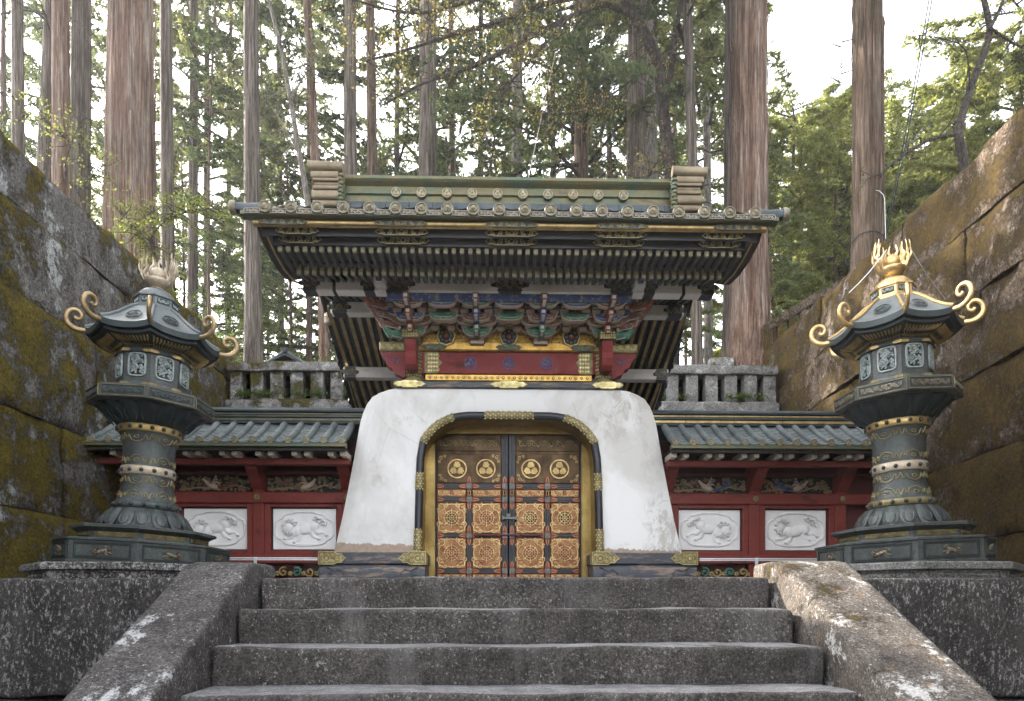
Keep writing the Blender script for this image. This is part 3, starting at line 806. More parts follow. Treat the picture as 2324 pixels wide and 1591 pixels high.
for s in (-1,1):
    mb=MB(); mb.box(min(s*.004,s*.940),max(s*.004,s*.940),10.30,10.36,.012,1.968,0,.003)
    D=gobj('door',mb,'dark_door_gilding')
    tag(D,'left door leaf, black and red frame with gilded wheels' if s<0 else 'right door leaf, black and red frame with gilded wheels')
    cols=[(s*-b if s>0 else b, s*-a if s>0 else a) for a,b in CO]; cols=[(min(a,b),max(a,b)) for a,b in cols]
    # top frieze
    mb=MB(); mb.box(min(s*.10,s*.92),max(s*.10,s*.92),10.285,10.301,1.755,1.955,0,.004); mb.M=T(s*.51,10.285,1.855)
    arabesque(mb,.76,.12,-.008,0,9,.012,1); mb.M=None
    gobj('frieze_panel',mb,['dark_door_gilding','dim_gilding'],D)
    mb=MB(); mb.box(min(s*.094,s*.919),max(s*.094,s*.919),10.288,10.301,1.342,1.72,0,.006)
    for sx in (-1,1):
        for sz in (-1,1):
            mb.M=T(s*.506+sx*.36,10.288,1.531+sz*.14)
            for r,a,d in ((.03,0,0),(.022,-sx*.05,sz*.02),(.022,sx*.02,-sz*.05)): mb.ribbon(spiral(a,d,r,1.3,sx,sx*sz,9),.009,-.007,0,1)
    mb.M=None
    gobj('crest_panel',mb,['dark_door_gilding','old_gold'],D)
    for cx in (.291,.661): put('crest',DCREST,D,(s*cx,10.288,1.525))
    for z1,z0,kind in ROW[1:]:
        for ci,(a,b) in enumerate(cols):
            mb=MB(); mb.box(a+.004,b-.004,10.287,10.301,z0,z1,0,.006)
            if kind=='scroll': mb.M=T((a+b)/2,10.287,(z0+z1)/2); arabesque(mb,.35,.085,-.008,0,6,.011,1); flower(mb,0,0,.03,-.004,2,1); mb.M=None
            if kind=='low': mb.M=T((a+b)/2,10.287,z1-.045); arabesque(mb,.35,.085,-.008,0,6,.011,1); mb.M=None
            p=gobj('panel',mb,['door_gilding','relief_gold','red_copper'],D)
            if kind=='wheel':
                put('wheel_relief',WM[1 if z1<.8 or R.random()<.5 else 0],D,((a+b)/2,10.287,(z0+z1)/2))
                put('corner_scrolls',CORN,D,((a+b)/2,10.287,(z0+z1)/2))
    stiles=[(.0,.094),(.468,.5415),(.919,.944)]
    for i,(a,b) in enumerate(stiles):
        mb=MB(); zt=1.968 if i!=1 else 1.335
        x0,x1=min(s*a,s*b),max(s*a,s*b)
        mb.box(x0+(.004 if i==0 else 0),x1-(.004 if i==0 else 0),10.276,10.302,.013,zt,0,.006); mb.ribbon([((x0+x1)/2,.05),((x0+x1)/2,zt-.05)],min(.03,(b-a)*.5),10.268,10.277,0)
        P=gobj('stile',mb,'black_lacquer',D)
        if i<2:
            for z1,z0 in RAIL:
                zc=(z0+z1)/2; xc=(x0+x1)/2
                put('crossing_plate',SQ,D,(xc,10.264,zc))
                for d in (-1,1): put('corner_fitting',FIT,D,(xc,10.274,zc+d*.036),(0,-d*math.pi/2,0))
    for z1,z0 in RAIL:
        for (a,b) in cols:
            mb=MB(); mb.box(a+.002,b-.002,10.278,10.302,z0,z1,0,.006); mb.ribbon([(a+.1,(z0+z1)/2),(b-.1,(z0+z1)/2)],.026,10.270,10.279)
            P=gobj('rail',mb,'black_lacquer',D)
            put('corner_fitting',FIT,D,(a,10.276,(z0+z1)/2)); put('corner_fitting',FIT,D,(b,10.276,(z0+z1)/2),(0,math.pi,0))
mb=MB(); mb.box(-.085,.11,10.215,10.262,.868,.905,0,.006); mb.box(-.03,.03,10.225,10.262,.895,.945,0,.006); mb.box(-.085,-.055,10.21,10.262,.86,.913,0,.004); mb.box(.085,.115,10.21,10.262,.86,.913,0,.004)
gobj('lock',mb,'grey_metal')
mb=MB(); mb.tube([(-.43,10.245,.668),(.43,10.245,.668)],.015,8)
for x in (-.42,-.13,.13,.42): mb.box(x-.018,x+.018,10.225,10.265,.645,.69,0,.004)
gobj('bolt',mb,'dark_red_lacquer')
# base mouldings with gilded corner fittings
for s in (-1,1):
    x0,x1=(min(s*1.00,s*2.275),max(s*1.00,s*2.275)); xf=(x0+x1)/2; w=x1-x0
    mb=MB(); mb.box(x0,x1,9.56,10.2,.262,.402,0,.012); B=gobj('base_beam',mb,'worn_black_lacquer')
    for d in (-1,1):
        mb=MB(); xc=xf+d*(w/2-.165)
        pts=[(.165,-.075),(.165,.078),(-.02,.078),(-.06,.05),(-.10,.055),(-.13,.02),(-.165,0),(-.13,-.02),(-.10,-.055),(-.06,-.05),(-.02,-.075)]
        pts=[(p[0]*d,p[1]) for p in pts]; mb.M=T(xc,9.56,.332); mb.poly(pts,-.012,0,1,c=.003)
        mb.ribbon(circle(.045,16,.07*d),.010,-.022,-.011,0,True); mb.poly(circle(.02,8,.07*d),-.02,-.01,0,c=.004)
        for (a,b,r) in ((.0,.03,.026),(.0,-.03,.026),(-.05,.0,.024),(.13,.045,.02),(.13,-.045,.02),(-.1,.015,.018),(-.1,-.02,.018)): mb.ribbon(spiral(a*d,b,r,1.3,a*9,d,9),.010,-.022,-.011)
        mb.ribbon(pts,.010,-.020,-.011,0,True); mb.M=None
        mb.box(min(xc+d*.15,xc+d*.172),max(xc+d*.15,xc+d*.172),9.552,9.75,.256,.408,0,.004)
        gobj('gilded_fitting',mb,['gilded_fitting','dim_gilding'],B)
    mb=MB(); pr=[]
    for i in range(9):
        a=-math.pi/2+math.pi*i/8; pr.append((9.60-.055*math.cos(a),.128+.128*math.sin(a)))
    mb.extrude_profile(pr+[(10.1,.256),(10.1,.0)],x0+.01,x1-.01)
    B=gobj('base_sill',mb,'worn_black_lacquer',None,40)
    mb=MB(); mb.M=T(xf,9.545,.13)
    for d in (-1,1):
        mb.ribbon([(d*.55,.1),(d*.44,.04),(d*.40,.07),(d*.33,.02),(d*.36,-.05),(d*.30,-.1)],.008,-.008,.01)
        for q in ((0,.018),(-.02,-.012),(.02,-.012)): mb.ribbon(circle(.018,9,d*.50+q[0],q[1]-.0),.006,-.008,.012,0,True)
    gobj('carved_line',mb,'black_lacquer',B)
# black sill on top of the arch, with fittings
mb=MB(); mb.box(-1.41,1.41,9.80,10.3,2.447,2.522,0,.008); B=gobj('top_sill',mb,'worn_black_lacquer')
for xc,w,e in ((-1.22,.40,.12),(0,.46,.13),(1.22,.40,.12)):
    mb=MB(); mb.M=T(xc,9.80,2.485); mb.poly(bracketed(w,.088,e),-.008,.05,0,c=.003)
    arabesque(mb,w*.72,.07,-.014,-.006,7,.008,0); gobj('gilded_fitting',mb,['gilded_fitting'],B)
# dotted gold band, red beam, gold moulding and gold panel behind the brackets
mb=MB(); mb.box(-1.04,1.04,9.93,10.2,2.565,2.640,0,.005); B=gobj('gold_band',mb,'gold_panel')
m=MB(); m.poly([(0,-.022),(.022,0),(0,.022),(-.022,0)],-.007,0,0,c=.003); m.poly(circle(.008,6),-.010,-.006,1); DOT=mesh('diamond_stud',m,['dark_bronze','bright_gold'])
for i in range(29): put('diamond_stud',DOT,B,(-.98+.07*i,9.93,2.603))
mb=MB(); mb.box(-1.10,1.10,9.95,10.15,2.655,2.925,0,.008); RB=gobj('red_beam',mb,'crimson_lacquer')
m=MB(); crest(m,.078,0,.006,0); CR=mesh('crest',m,['blue_paint'],40)
for x in (-.48,0,.47): put('crest',CR,RB,(x,9.95,2.79))
for s in (-1,1):
    mb=MB(); mb.M=T(s*.95,9.95,2.79); p=[(s*a,b) for a,b in [(.10,-.135),(.10,.135),(-.06,.135),(-.09,.09),(-.075,.05),(-.12,0),(-.075,-.05),(-.09,-.09),(-.06,-.135)]]
    mb.poly(p,-.008,.02,1,c=.003); 
    for i in range(5):
        for j in range(4): mb.poly(shift([(0,-.016),(.016,0),(0,.016),(-.016,0)],s*(-.055+.034*j),-.10+.05*i),-.012,-.006,0)
    gobj('gilded_fitting',mb,['gilded_fitting','dim_gilding'],RB)
mb=MB(); mb.extrude_profile([(9.90,2.945),(9.90,2.985),(9.93,2.99),(9.93,3.02),(9.97,3.03),(9.97,3.05),(10.2,3.05),(10.2,2.93),(9.92,2.93)],-1.12,1.12); B=gobj('gold_moulding',mb,'gold_panel')
for xc,w in ((-.93,.34),(0,.34),(.93,.34)):
    mb=MB(); mb.M=T(xc,9.90,2.972); mb.poly(bracketed(w,.078,.10),-.010,.02,0,c=.003); arabesque(mb,w*.6,.05,-.015,-.008,5,.007,1); gobj('fitting',mb,['dull_green_paint','dim_gilding'],B)
mb=MB(); mb.box(-1.25,1.25,10.0,10.05,3.04,3.9); GP=gobj('gold_back_panel',mb,'gold_panel')
mb=MB()
for i in range(46):
    for j in range(5):
        mb.ball((-1.14+.0507*i+(.025 if j%2 else 0),10.0,3.06+.05*j),(.022,.010,.022),6,4)
gobj('gold_scales',mb,'gold_panel',GP,60)
def boss():
    m=MB()
    m.ribbon(shift(lobed(.205,.225,32,8,.05,.9),0,0),.02,-.05,0,0,True)
    for k in range(8):
        a=k*math.pi/4; m.ball((.066*math.cos(a),-.03,.066*math.sin(a)),(.022,.02,.022),7,5,1)
    m.ball((0,-.04,0),(.032,.03,.032),8,6,2); m.poly(circle(.10,20),-.012,0,3); return mesh('flower_boss',m,['old_gold','grey_metal','orange_paint','dark_bronze'],60)
BO=boss()
for x in (-.78,0,.78): put('flower_boss',BO,GP,(x,9.955,3.115))
# columns, nosings
for s in (-1,1):
    mb=MB(); mb.lathe([(.125,2.525),(.13,2.56),(.10,2.60),(.098,2.9),(.115,2.96),(.12,3.06),(.10,3.09)],14,0,s*1.19,9.98)
    for i in range(7):
        for j in range(9):
            a=-math.pi*(j+.5*(i%2))/9; mb.ball((s*1.19+.10*math.cos(a),9.98+.10*math.sin(a),2.62+.045*i),(.014,.014,.016),5,4,1)
    gobj('column',mb,['dim_gilding','gilded_fitting'],None,50)
    # forward nosing
    pr=[(9.90,2.66),(9.72,2.64),(9.64,2.68),(9.60,2.76),(9.62,2.84),(9.59,2.90),(9.60,2.97),(9.66,2.99),(9.90,2.99)]
    mb=MB(); mb.extrude_profile(pr,s*1.19-.065,s*1.19+.065); N1=gobj('red_nosing',mb,'crimson_lacquer')
    mb=MB(); mb.extrude_profile([(9.93,2.985),(9.58,2.985),(9.57,3.02),(9.60,3.07),(9.70,3.10),(9.93,3.10)],s*1.19-.10,s*1.19+.10)
    for i in range(6):
        for j in range(3): mb.ball((s*1.19-.075+.03*i,9.575,3.0+.03*j),(.012,.01,.012),5,4,1)
    gobj('nosing_cap',mb,['dim_gilding','gilded_fitting'],N1)
    # sideways nosing with blue scroll
    mb=MB(); q=[(1.28,2.60),(1.30,2.58),(1.36,2.62),(1.42,2.64),(1.44,2.70),(1.50,2.72),(1.53,2.80),(1.57,2.84),(1.58,2.90),(1.28,2.90)]
    mb.poly([(s*a,b) for a,b in q],9.88,10.06,0,True); N2=gobj('red_side_nosing',mb,'crimson_lacquer')
    mb=MB(); mb.ribbon([(s*a,b) for a,b in [(1.53,2.83),(1.47,2.82),(1.43,2.79),(1.40,2.74)]]+[(s*a,b) for a,b in spiral(1.375,2.79,.05,1.0,-.6,1,10)],.014,9.872,9.881); gobj('painted_scroll',mb,'blue_paint',N2)
    mb=MB(); mb.box(min(s*1.28,s*1.60),max(s*1.28,s*1.60),9.86,10.08,2.905,3.02,0,.012); mb.M=T(s*1.44,9.86,2.962); arabesque(mb,.30,.09,-.01,0,6,.009,1); mb.M=None
    gobj('nosing_cap',mb,['dim_gilding','gilded_fitting'],N2)
# ---------------- brackets
m=MB(); m.box(-.055,.055,-.05,.05,.045,.095,0,.006); m.box(-.050,.050,-.046,.046,.028,.046,1); m.add([(-.05,-.046,.03),(.05,-.046,.03),(.05,.046,.03),(-.05,.046,.03),(-.034,-.032,0),(.034,-.032,0),(.034,.032,0),(-.034,.032,0)],[(0,1,5,4),(1,2,6,5),(2,3,7,6),(3,0,4,7),(4,5,6,7)],1)
m.box(-.040,.040,-.056,-.049,.058,.082,2,.003)
def block(c1,c3):
    return mesh('bracket_block',m,[c1,'cream_paint',c3])
BLK=[block('brown_paint','blue_paint'),block('green_paint','cream_paint'),block('orange_paint','brown_paint'),block('blue_paint','cream_paint')]
def arm(w,h,t,c):
    mm=MB(); k=6; e=min(w*.34,.13)
    low=[(w/2-e+e*math.sin(math.pi/2*i/k),-h/2+h*.8*(1-math.cos(math.pi/2*i/k))) for i in range(k+1)]
    pts=[(-x,z) for x,z in reversed(low)]+low+[(w/2,h/2),(-w/2,h/2)]
    pts2=[(-x,z) for x,z in reversed(low)]+low
    mm.poly(pts,-t/2,t/2,1,True,c=.006)
    ins=[(x*.955,z*.84+h*.01) for x,z in pts]; mm.poly(ins,-t/2-.005,-t/2+.004,0,c=.002)
    mm.ribbon([(x*.72,z*.34) for x,z in pts2[2:-2]],.007,-t/2-.009,-t/2-.004,1)
    return mesh('bracket_arm',mm,[c,'cream_paint'])
ARM={(w,c):arm(w,.098,.085,c) for w in (.34,.50,.62) for c in ('green_paint','blue_paint','brown_paint','orange_paint')}
def tongue(c):
    mm=MB(); mm.extrude_profile([(-.16,.02),(-.175,.06),(-.14,.10),(0,.10),(.14,.10),(.14,-.0),(0,0.0),(-.08,.0)],-.035,.035,0); mm.extrude_profile([(-.17,.035),(-.185,.06),(-.15,.085),(-.10,.085),(-.10,.03)],-.02,.02,1)
    mm.box(-.018,.018,-.18,.0,-.004,.006,1); return mesh('bracket_tongue',mm,[c,'white_paint'])
TON={c:tongue(c) for c in ('green_paint','blue_paint','orange_paint','brown_paint')}
PUR0,PUR1=3.385,3.555     # front purlin
for bi,bx in enumerate((-1.19,-.395,.395,1.19)):
    A=('green_paint','brown_paint','green_paint') if abs(bx)<1 else ('green_paint','blue_paint','brown_paint')
    mb=MB(); mb.box(bx-.10,bx+.10,9.84,10.0,3.035,3.115,0,.012); mb.box(bx-.085,bx+.085,9.85,9.99,3.005,3.036,1); BS=gobj('bracket_base',mb,['brown_paint','cream_paint'])
    tag(BS,('outer left','inner left','inner right','outer right')[bi]+' painted bracket cluster under the eave beam')
    steps=[(9.80,3.115,.36),(9.56,3.215,.36),(9.33,3.305,.36)]
    for k,(y,z,w) in enumerate(steps):
        put('bracket_arm',ARM[.34,A[k]],BS,(bx,y,z))
        for d in (-.145,0,.145): put('bracket_block',BLK[(k+bi+(1 if d else 0))%4],BS,(bx+d,y,z+.045))
        put('bracket_tongue',TON[('green_paint','blue_paint','brown_paint')[k] if abs(bx)<1 else ('orange_paint','orange_paint','brown_paint')[k]],BS,(bx,y-.09,z-.06))
    # longer arms in the wall plane and the middle plane
    for y,z,w,c in ((9.92,3.20,.50,'brown_paint'),(9.92,3.36,.62,'orange_paint'),(9.66,3.31,.62,'blue_paint'),(9.70,3.22,.50,'brown_paint'),(9.44,3.40,.50,'blue_paint')):
        put('bracket_arm',ARM[w,c],BS,(bx,y,z))
        for d in (-w/2+.05,w/2-.05): put('bracket_block',BLK[(bi+int(z*100))%4],BS,(bx+d,y,z+.045))
    if abs(bx)>1:
        s=1 if bx>0 else -1
        for k in range(4):       # carved noses pushing out diagonally at the corners
            l=.10+.09*k; z=3.06+.10*k; mb=MB()
            p0=Vector((bx+s*.04,9.86,z)); d=Vector((s*.80,-.60,0)).normalized()
            mb.tube([p0,p0+d*(l+.06)+Vector((0,0,.02)),p0+d*(l+.17)+Vector((0,0,.0)),p0+d*(l+.23)+Vector((0,0,.06)),p0+d*(l+.21)+Vector((0,0,.115))],[.055,.06,.052,.036,.012],8,0)
            for q in range(3):
                mb.tube([p0+d*(l-.02)+Vector((0,-.055,.03-.03*q)),p0+d*(l+.12)+Vector((0,-.052,.02-.026*q)),p0+d*(l+.2)+Vector((0,-.03,.03-.01*q))],.006,5,1)
            gobj('carved_nose',mb,[('green_paint','brown_paint','brown_paint','orange_paint')[k],'white_paint'],BS,50)
            put('bracket_block',BLK[k],BS,tuple(p0+d*(l+.07)+Vector((0,0,.05))))
            if k==3: put('bracket_arm',ARM[.34,'brown_paint'],BS,tuple(p0+d*(l)+Vector((0,0,.05))),(0,0,-s*.64))
for bx in (-.79,0,.79):
    for y,z,c,w in ((9.33,3.305,'blue_paint',.34),(9.56,3.225,'green_paint',.34),(9.44,3.40,'brown_paint',.34),(9.78,3.275,'orange_paint',.34),(9.66,3.33,'green_paint',.50)):
        put('bracket_arm',ARM[w,c],GT,(bx,y,z))
        for d in (-.13,.13): put('bracket_block',BLK[(int(z*50)+(d>0))%4],GT,(bx+d,y,z+.04))
for y,z,c in ((9.90,3.27,'brown_paint'),(9.72,3.36,'blue_paint'),(9.50,3.44,'green_paint')):
    mb=MB(); mb.box(-1.25,1.25,y-.02,y+.02,z-.03,z+.03,0,.004); mb.box(-1.25,1.25,y-.024,y-.018,z-.028,z-.018,1); gobj('tie_beam',mb,[c,'cream_paint'])
    for i in range(12): put('bracket_block',BLK[(i+int(z*10))%4],GT,(-1.12+.2036*i,y,z-.10))
for x in (-.79,0,.79):      # small struts with white scrolls between the clusters
    mb=MB(); mb.M=T(x,9.30,3.335); mb.poly([(-.13,-.05),(.13,-.05),(.10,.03),(0,.05),(-.10,.03)],-.02,.02,0,True)
    for s in (-1,1): mb.ribbon([(0,.03),(s*.05,.035),(s*.09,.01)]+spiral(s*.115,-.01,.025,1,1.5,-s,8),.013,-.03,-.018,1)
    gobj('scroll_strut',mb,['green_paint','white_paint'],None)
    mb=MB(); mb.M=T(x,9.80,3.24); mb.poly([(-.05,-.04),(.05,-.04),(.035,.03),(0,.06),(-.035,.03)],-.02,.02,0,True); gobj('small_strut',mb,['bright_gold'])
mb=MB(); mb.box(-1.42,1.42,9.24,9.27,3.30,3.39); gobj('blue_board',mb,'blue_paint')
mb=MB(); mb.box(-1.3,1.3,9.3,9.98,3.50,3.53); gobj('bracket_ceiling',mb,'dark_red_lacquer')
# ---------------- purlins
def purlin(y0,y1,z0,z1,hw,plates,cord=False,bz=None):
    mb=MB(); mb.box(-hw,hw,y0,y1,z0,z1,0,.012); P=gobj('purlin',mb,'beam_white')
    h=z1-z0
    for xc,w in plates:
        mb=MB(); mb.M=T(xc,y0,(z0+z1)/2)
        e=w*.3; pts=[(w/2-e,-h/2-.004),(w/2-e*.55,-h*.40),(w/2-e*.7,-h*.20),(w/2,-.02),(w/2,.02),(w/2-e*.7,h*.20),(w/2-e*.55,h*.40),(w/2-e,h/2+.004)]
        pts=pts+[(-x,-z) for x,z in pts]
        mb.poly(pts,-.010,.01,0,c=.003); arabesque(mb,w*.75,h*.85,-.017,-.008,max(3,int(w/.07)),.011,1); mb.ribbon(circle(.035,12),.010,-.018,-.008,1,True); mb.M=None
        mb.box(xc-w*.30,xc+w*.30,y0-.006,y1,z0-.006,z0+.03,0)
        gobj('scrolled_plate',mb,['black_lacquer','dim_gilding'],P)
    if cord:
        for s in (-1,1):
            mb=MB(); mb.box(s*2.02-.018,s*2.02+.018,y0-.012,y1+.01,z0-.012,z1+.01,0,.004); gobj('strap',mb,'dark_wood',P)
    return P
FP=purlin(9.20,9.38,PUR0,PUR1,2.38,[(0,.44),(-1.30,.42),(1.30,.42),(-2.30,.24),(2.30,.24),(-1.62,.2),(1.62,.2)],True)
for s in (-1,1):
    mb=MB(); mb.extrude_profile([(9.20,3.40),(8.98,3.37),(8.93,3.42),(8.96,3.50),(9.0,3.54),(9.20,3.54)],s*1.47-.06,s*1.47+.06,0); mb.box(s*1.47-.035,s*1.47+.035,8.925,8.96,3.40,3.48,1,.01); gobj('painted_beam_end',mb,['white_paint','blue_paint'],FP)
purlin(10.45,10.62,3.58,3.73,2.32,[(-2.2,.3),(2.2,.3)])
purlin(11.85,12.02,3.13,3.29,2.42,[(-2.32,.26),(2.32,.26)])
# ---------------- rafters and soffits
m=MB(); m.box(-.018,.018,8.35,9.05,3.457,3.515,0,.005); m.box(-.022,.022,8.338,8.375,3.454,3.519,1,.004); m.M=T(0,8.338,3.487); m.ribbon(circle(.014,10),.006,-.006,0,1,True); m.M=None
FRA=mesh('flying_rafter',m,['rafter_paint','rafter_cap'])
m=MB(); m.add([(sx*.019,y,z) for sx in (-1,1) for y,z in ((8.75,3.385),(8.75,3.482),(10.5,3.75),(10.5,3.84))],[(0,1,3,2),(4,6,7,5),(0,2,6,4),(1,5,7,3),(0,4,5,1)],0); m.box(-.0235,.0235,8.738,8.78,3.380,3.487,1,.004); m.M=T(0,8.738,3.435); m.ribbon(circle(.019,10),.008,-.007,0,2,True); m.poly(circle(.008,6),-.006,0,2)
BRA=mesh('base_rafter',m,['rafter_paint','rafter_cap','dim_gilding'])
mb=MB(); mb.box(-2.46,2.46,8.43,9.1,3.521,3.541,0)
mb.add([(-2.40,8.76,3.492),(2.40,8.76,3.492),(2.40,10.5,3.86),(-2.40,10.5,3.86)],[(0,1,2,3)])
mb.add([(-2.46,10.5,3.86),(2.46,10.5,3.86),(2.46,13.42,3.02),(-2.46,13.42,3.02)],[(0,1,2,3)])
SOF=gobj('soffit',mb,'dark_wood')
for i in range(57): put('flying_rafter',FRA,SOF,(-2.408+.086*i,0,0))
for i in range(56): put('base_rafter',BRA,SOF,(-2.31+.084*i,0,0))
mb=MB(); mb.box(-2.44,2.44,8.70,8.80,3.489,3.512,0,.004); gobj('rafter_batten',mb,'black_lacquer',SOF)
m=MB(); m.add([(sx*.024,y,z) for sx in (-1,1) for y,z in ((10.62,3.70),(10.62,3.815),(13.3,2.935),(13.3,3.045))],[(0,1,3,2),(4,6,7,5),(0,2,6,4),(1,5,7,3),(2,3,7,6)],0); m.add([(sx*.025,y,z) for sx in (-1,1) for y,z in ((10.62,3.697),(13.3,2.932))],[(0,1,3,2)],1)
RRA=mesh('rear_rafter',m,['black_lacquer','old_gold'])
for i in range(40):
    x=-2.38+.122*i
    if abs(x)>1.0: put('rear_rafter',RRA,SOF,(x,0,0))
# ---------------- fascia
def fascia(name,prof,hw,m,fit=None,zc=0,yf=0,h=.08,mats=None,ends=None):
    mb=MB(); mb.extrude_profile(prof,-hw,hw); F=gobj(name,mb,m)
    for xc,w in (fit or []):
        mb=MB(); mb.M=T(xc,yf,zc); mb.poly(bracketed(w,h,.09),-.008,.01,0,c=.003); arabesque(mb,w*.84,h*.85,-.015,-.006,max(4,int(w/.085)),.012,1); mb.ribbon(bracketed(w*.97,h*.92,.09),.008,-.014,-.006,1,True)
        mb.ribbon(circle(h*.28,14),.009,-.017,-.006,1,True); gobj('gilded_fitting',mb,mats or ['dark_bronze','gilded_fitting'],F)
    return F
FX=[(-1.12,.56),(0,.56),(1.12,.56),(-2.18,.46),(2.18,.46)]
fascia('lower_fascia',[(8.30,3.505),(8.28,3.598),(8.42,3.598),(8.42,3.525)],2.46,'black_lacquer',FX,3.551,8.272,.080)
fascia('upper_fascia',[(8.17,3.540),(8.15,3.64),(8.275,3.64),(8.275,3.605),(8.19,3.545)],2.54,'black_lacquer',FX,3.578,8.146,.066)
fascia('gilded_fascia',[(8.09,3.588),(8.065,3.596),(8.05,3.615),(8.05,3.632),(8.06,3.648),(8.09,3.655),(8.145,3.655),(8.145,3.640),(8.10,3.60)],2.60,'old_gold',[(-1.12,.54),(0,.54),(1.12,.54),(-2.3,.5),(2.3,.5)],3.622,8.05,.060,['dark_bronze','dim_gilding'])
# ---------------- roof covering
FPY=[7.985,8.5,9.1,9.7,10.32]; FPZ=[3.685,3.895,4.165,4.47,4.83]
RPY=[10.68,11.3,12.0,12.8,13.55]; RPZ=[4.84,4.45,4.08,3.72,3.44]
mb=MB(); n=len(FPY)
V=[(x,y,z) for x in (-2.66,2.66) for y,z in list(zip(FPY,FPZ))+list(zip(RPY,RPZ))]; k=2*n
mb.add(V,[(i,i+1,k+i+1,k+i) for i in range(k-1)])
V=[(x,y,z-.10) for x in (-2.66,2.66) for y,z in list(zip(FPY,FPZ))+list(zip(RPY,RPZ))]
V=[(x,y+(.03 if i%k==0 else 0),z) for i,(x,y,z) in enumerate(V)]
mb.add(V,[(i,i+1,k+i+1,k+i) for i in range(k-1)])
RF=gobj('roof',mb,'dark_copper_tile')
# pan-tile front with oblong cartouches
mb=MB(); mb.extrude_profile([(7.99,3.652),(7.97,3.660),(7.98,3.725),(8.03,3.755),(8.1,3.77),(8.1,3.66)],-2.70,2.70); EF=gobj('eave_edge',mb,'verdigris_copper')
m=MB(); m.poly([(-.075,-.018),(-.06,-.024),(.06,-.024),(.075,-.018),(.08,0),(.075,.018),(.06,.024),(-.06,.024),(-.075,.018),(-.08,0)],-.008,0,1,c=.003)
for a,d in ((-.045,1),(-.015,-1),(.015,1),(.045,-1)): m.ribbon(spiral(a,0,.015,1.1,0,d,7),.006,-.012,-.006)
m.ribbon([(-.075,-.018),(-.06,-.022),(.06,-.022),(.075,-.018),(.078,0),(.075,.018),(.06,.022),(-.06,.022),(-.075,.018),(-.078,0)],.006,-.012,-.006,0,True)
CAR=mesh('cartouche',m,['weathered_pale_bronze','dark_bronze'])
m=MB(); path=[(y,z+.035) for y,z in zip(FPY,FPZ)]
NS=22; V=[];Fs=[]
for i in range(NS+1):
    t=i/NS; y=7.975+(10.3-7.975)*t; z=interp(y,FPY,FPZ)+.03; rr_=.058+(.004 if i%2 else 0)
    for q in range(9):
        a=math.pi*q/8; V.append((rr_*math.cos(a),y,z+rr_*math.sin(a)-.02))
Fs=[(i*9+q,i*9+q+1,(i+1)*9+q+1,(i+1)*9+q) for i in range(NS) for q in range(8)]
m.add(V,Fs); ROWT=mesh('tile_row',m,'copper_tile',60)
m=MB(); m.M=T(0,0,0); m.lathe([(0.0001,0),(.06,0),(.064,.012),(.064,.05),(.058,.06)],20,0,0,0,0,False)
for i,v in enumerate(m.v): m.v[i]=(v[0],v[2],v[1])
m.ribbon(circle(.055,20),.013,-.012,.001,0,True); crest(m,.052,.0,.012,1,False)
TEND=mesh('tile_end',m,['tile_end_bronze','crest_bronze'],50)
m=MB(); m.add([(-.125,8.0,.02),(.125,8.0,.02)],[]); 
for i in range(20):
    x=-2.451+.258*i
    r=put('tile_row',ROWT,RF,(x,0,0)); put('tile_end',TEND,RF,(x,7.955,3.728))
    if i<19: put('cartouche',CAR,EF,(x+.129,7.968,3.690))
put('cartouche',CAR,EF,(-2.58,7.968,3.690)); put('cartouche',CAR,EF,(2.58,7.968,3.690))
m=MB(); m.add([(x,8.0+dy,.0+dz) for dy,dz in ((-.02,.022),(.15,.075)) for x in (-.07,-.035,0,.035,.07)],[]); 
V=[(x,7.97+dy,3.735+.022*(abs(x)/.075)**2+dz) for dy,dz in ((0,0),(.5,.19),(1.1,.43)) for x in (-.075,-.04,0,.04,.075)]
m=MB(); m.add(V,[(i*5+j,i*5+j+1,i*5+j+6,i*5+j+5) for i in range(2) for j in range(4)]); PAN=mesh('pan_tile',m,'copper_tile',60)
for i in range(19): put('pan_tile',PAN,RF,(-2.322+.258*i,0,0))
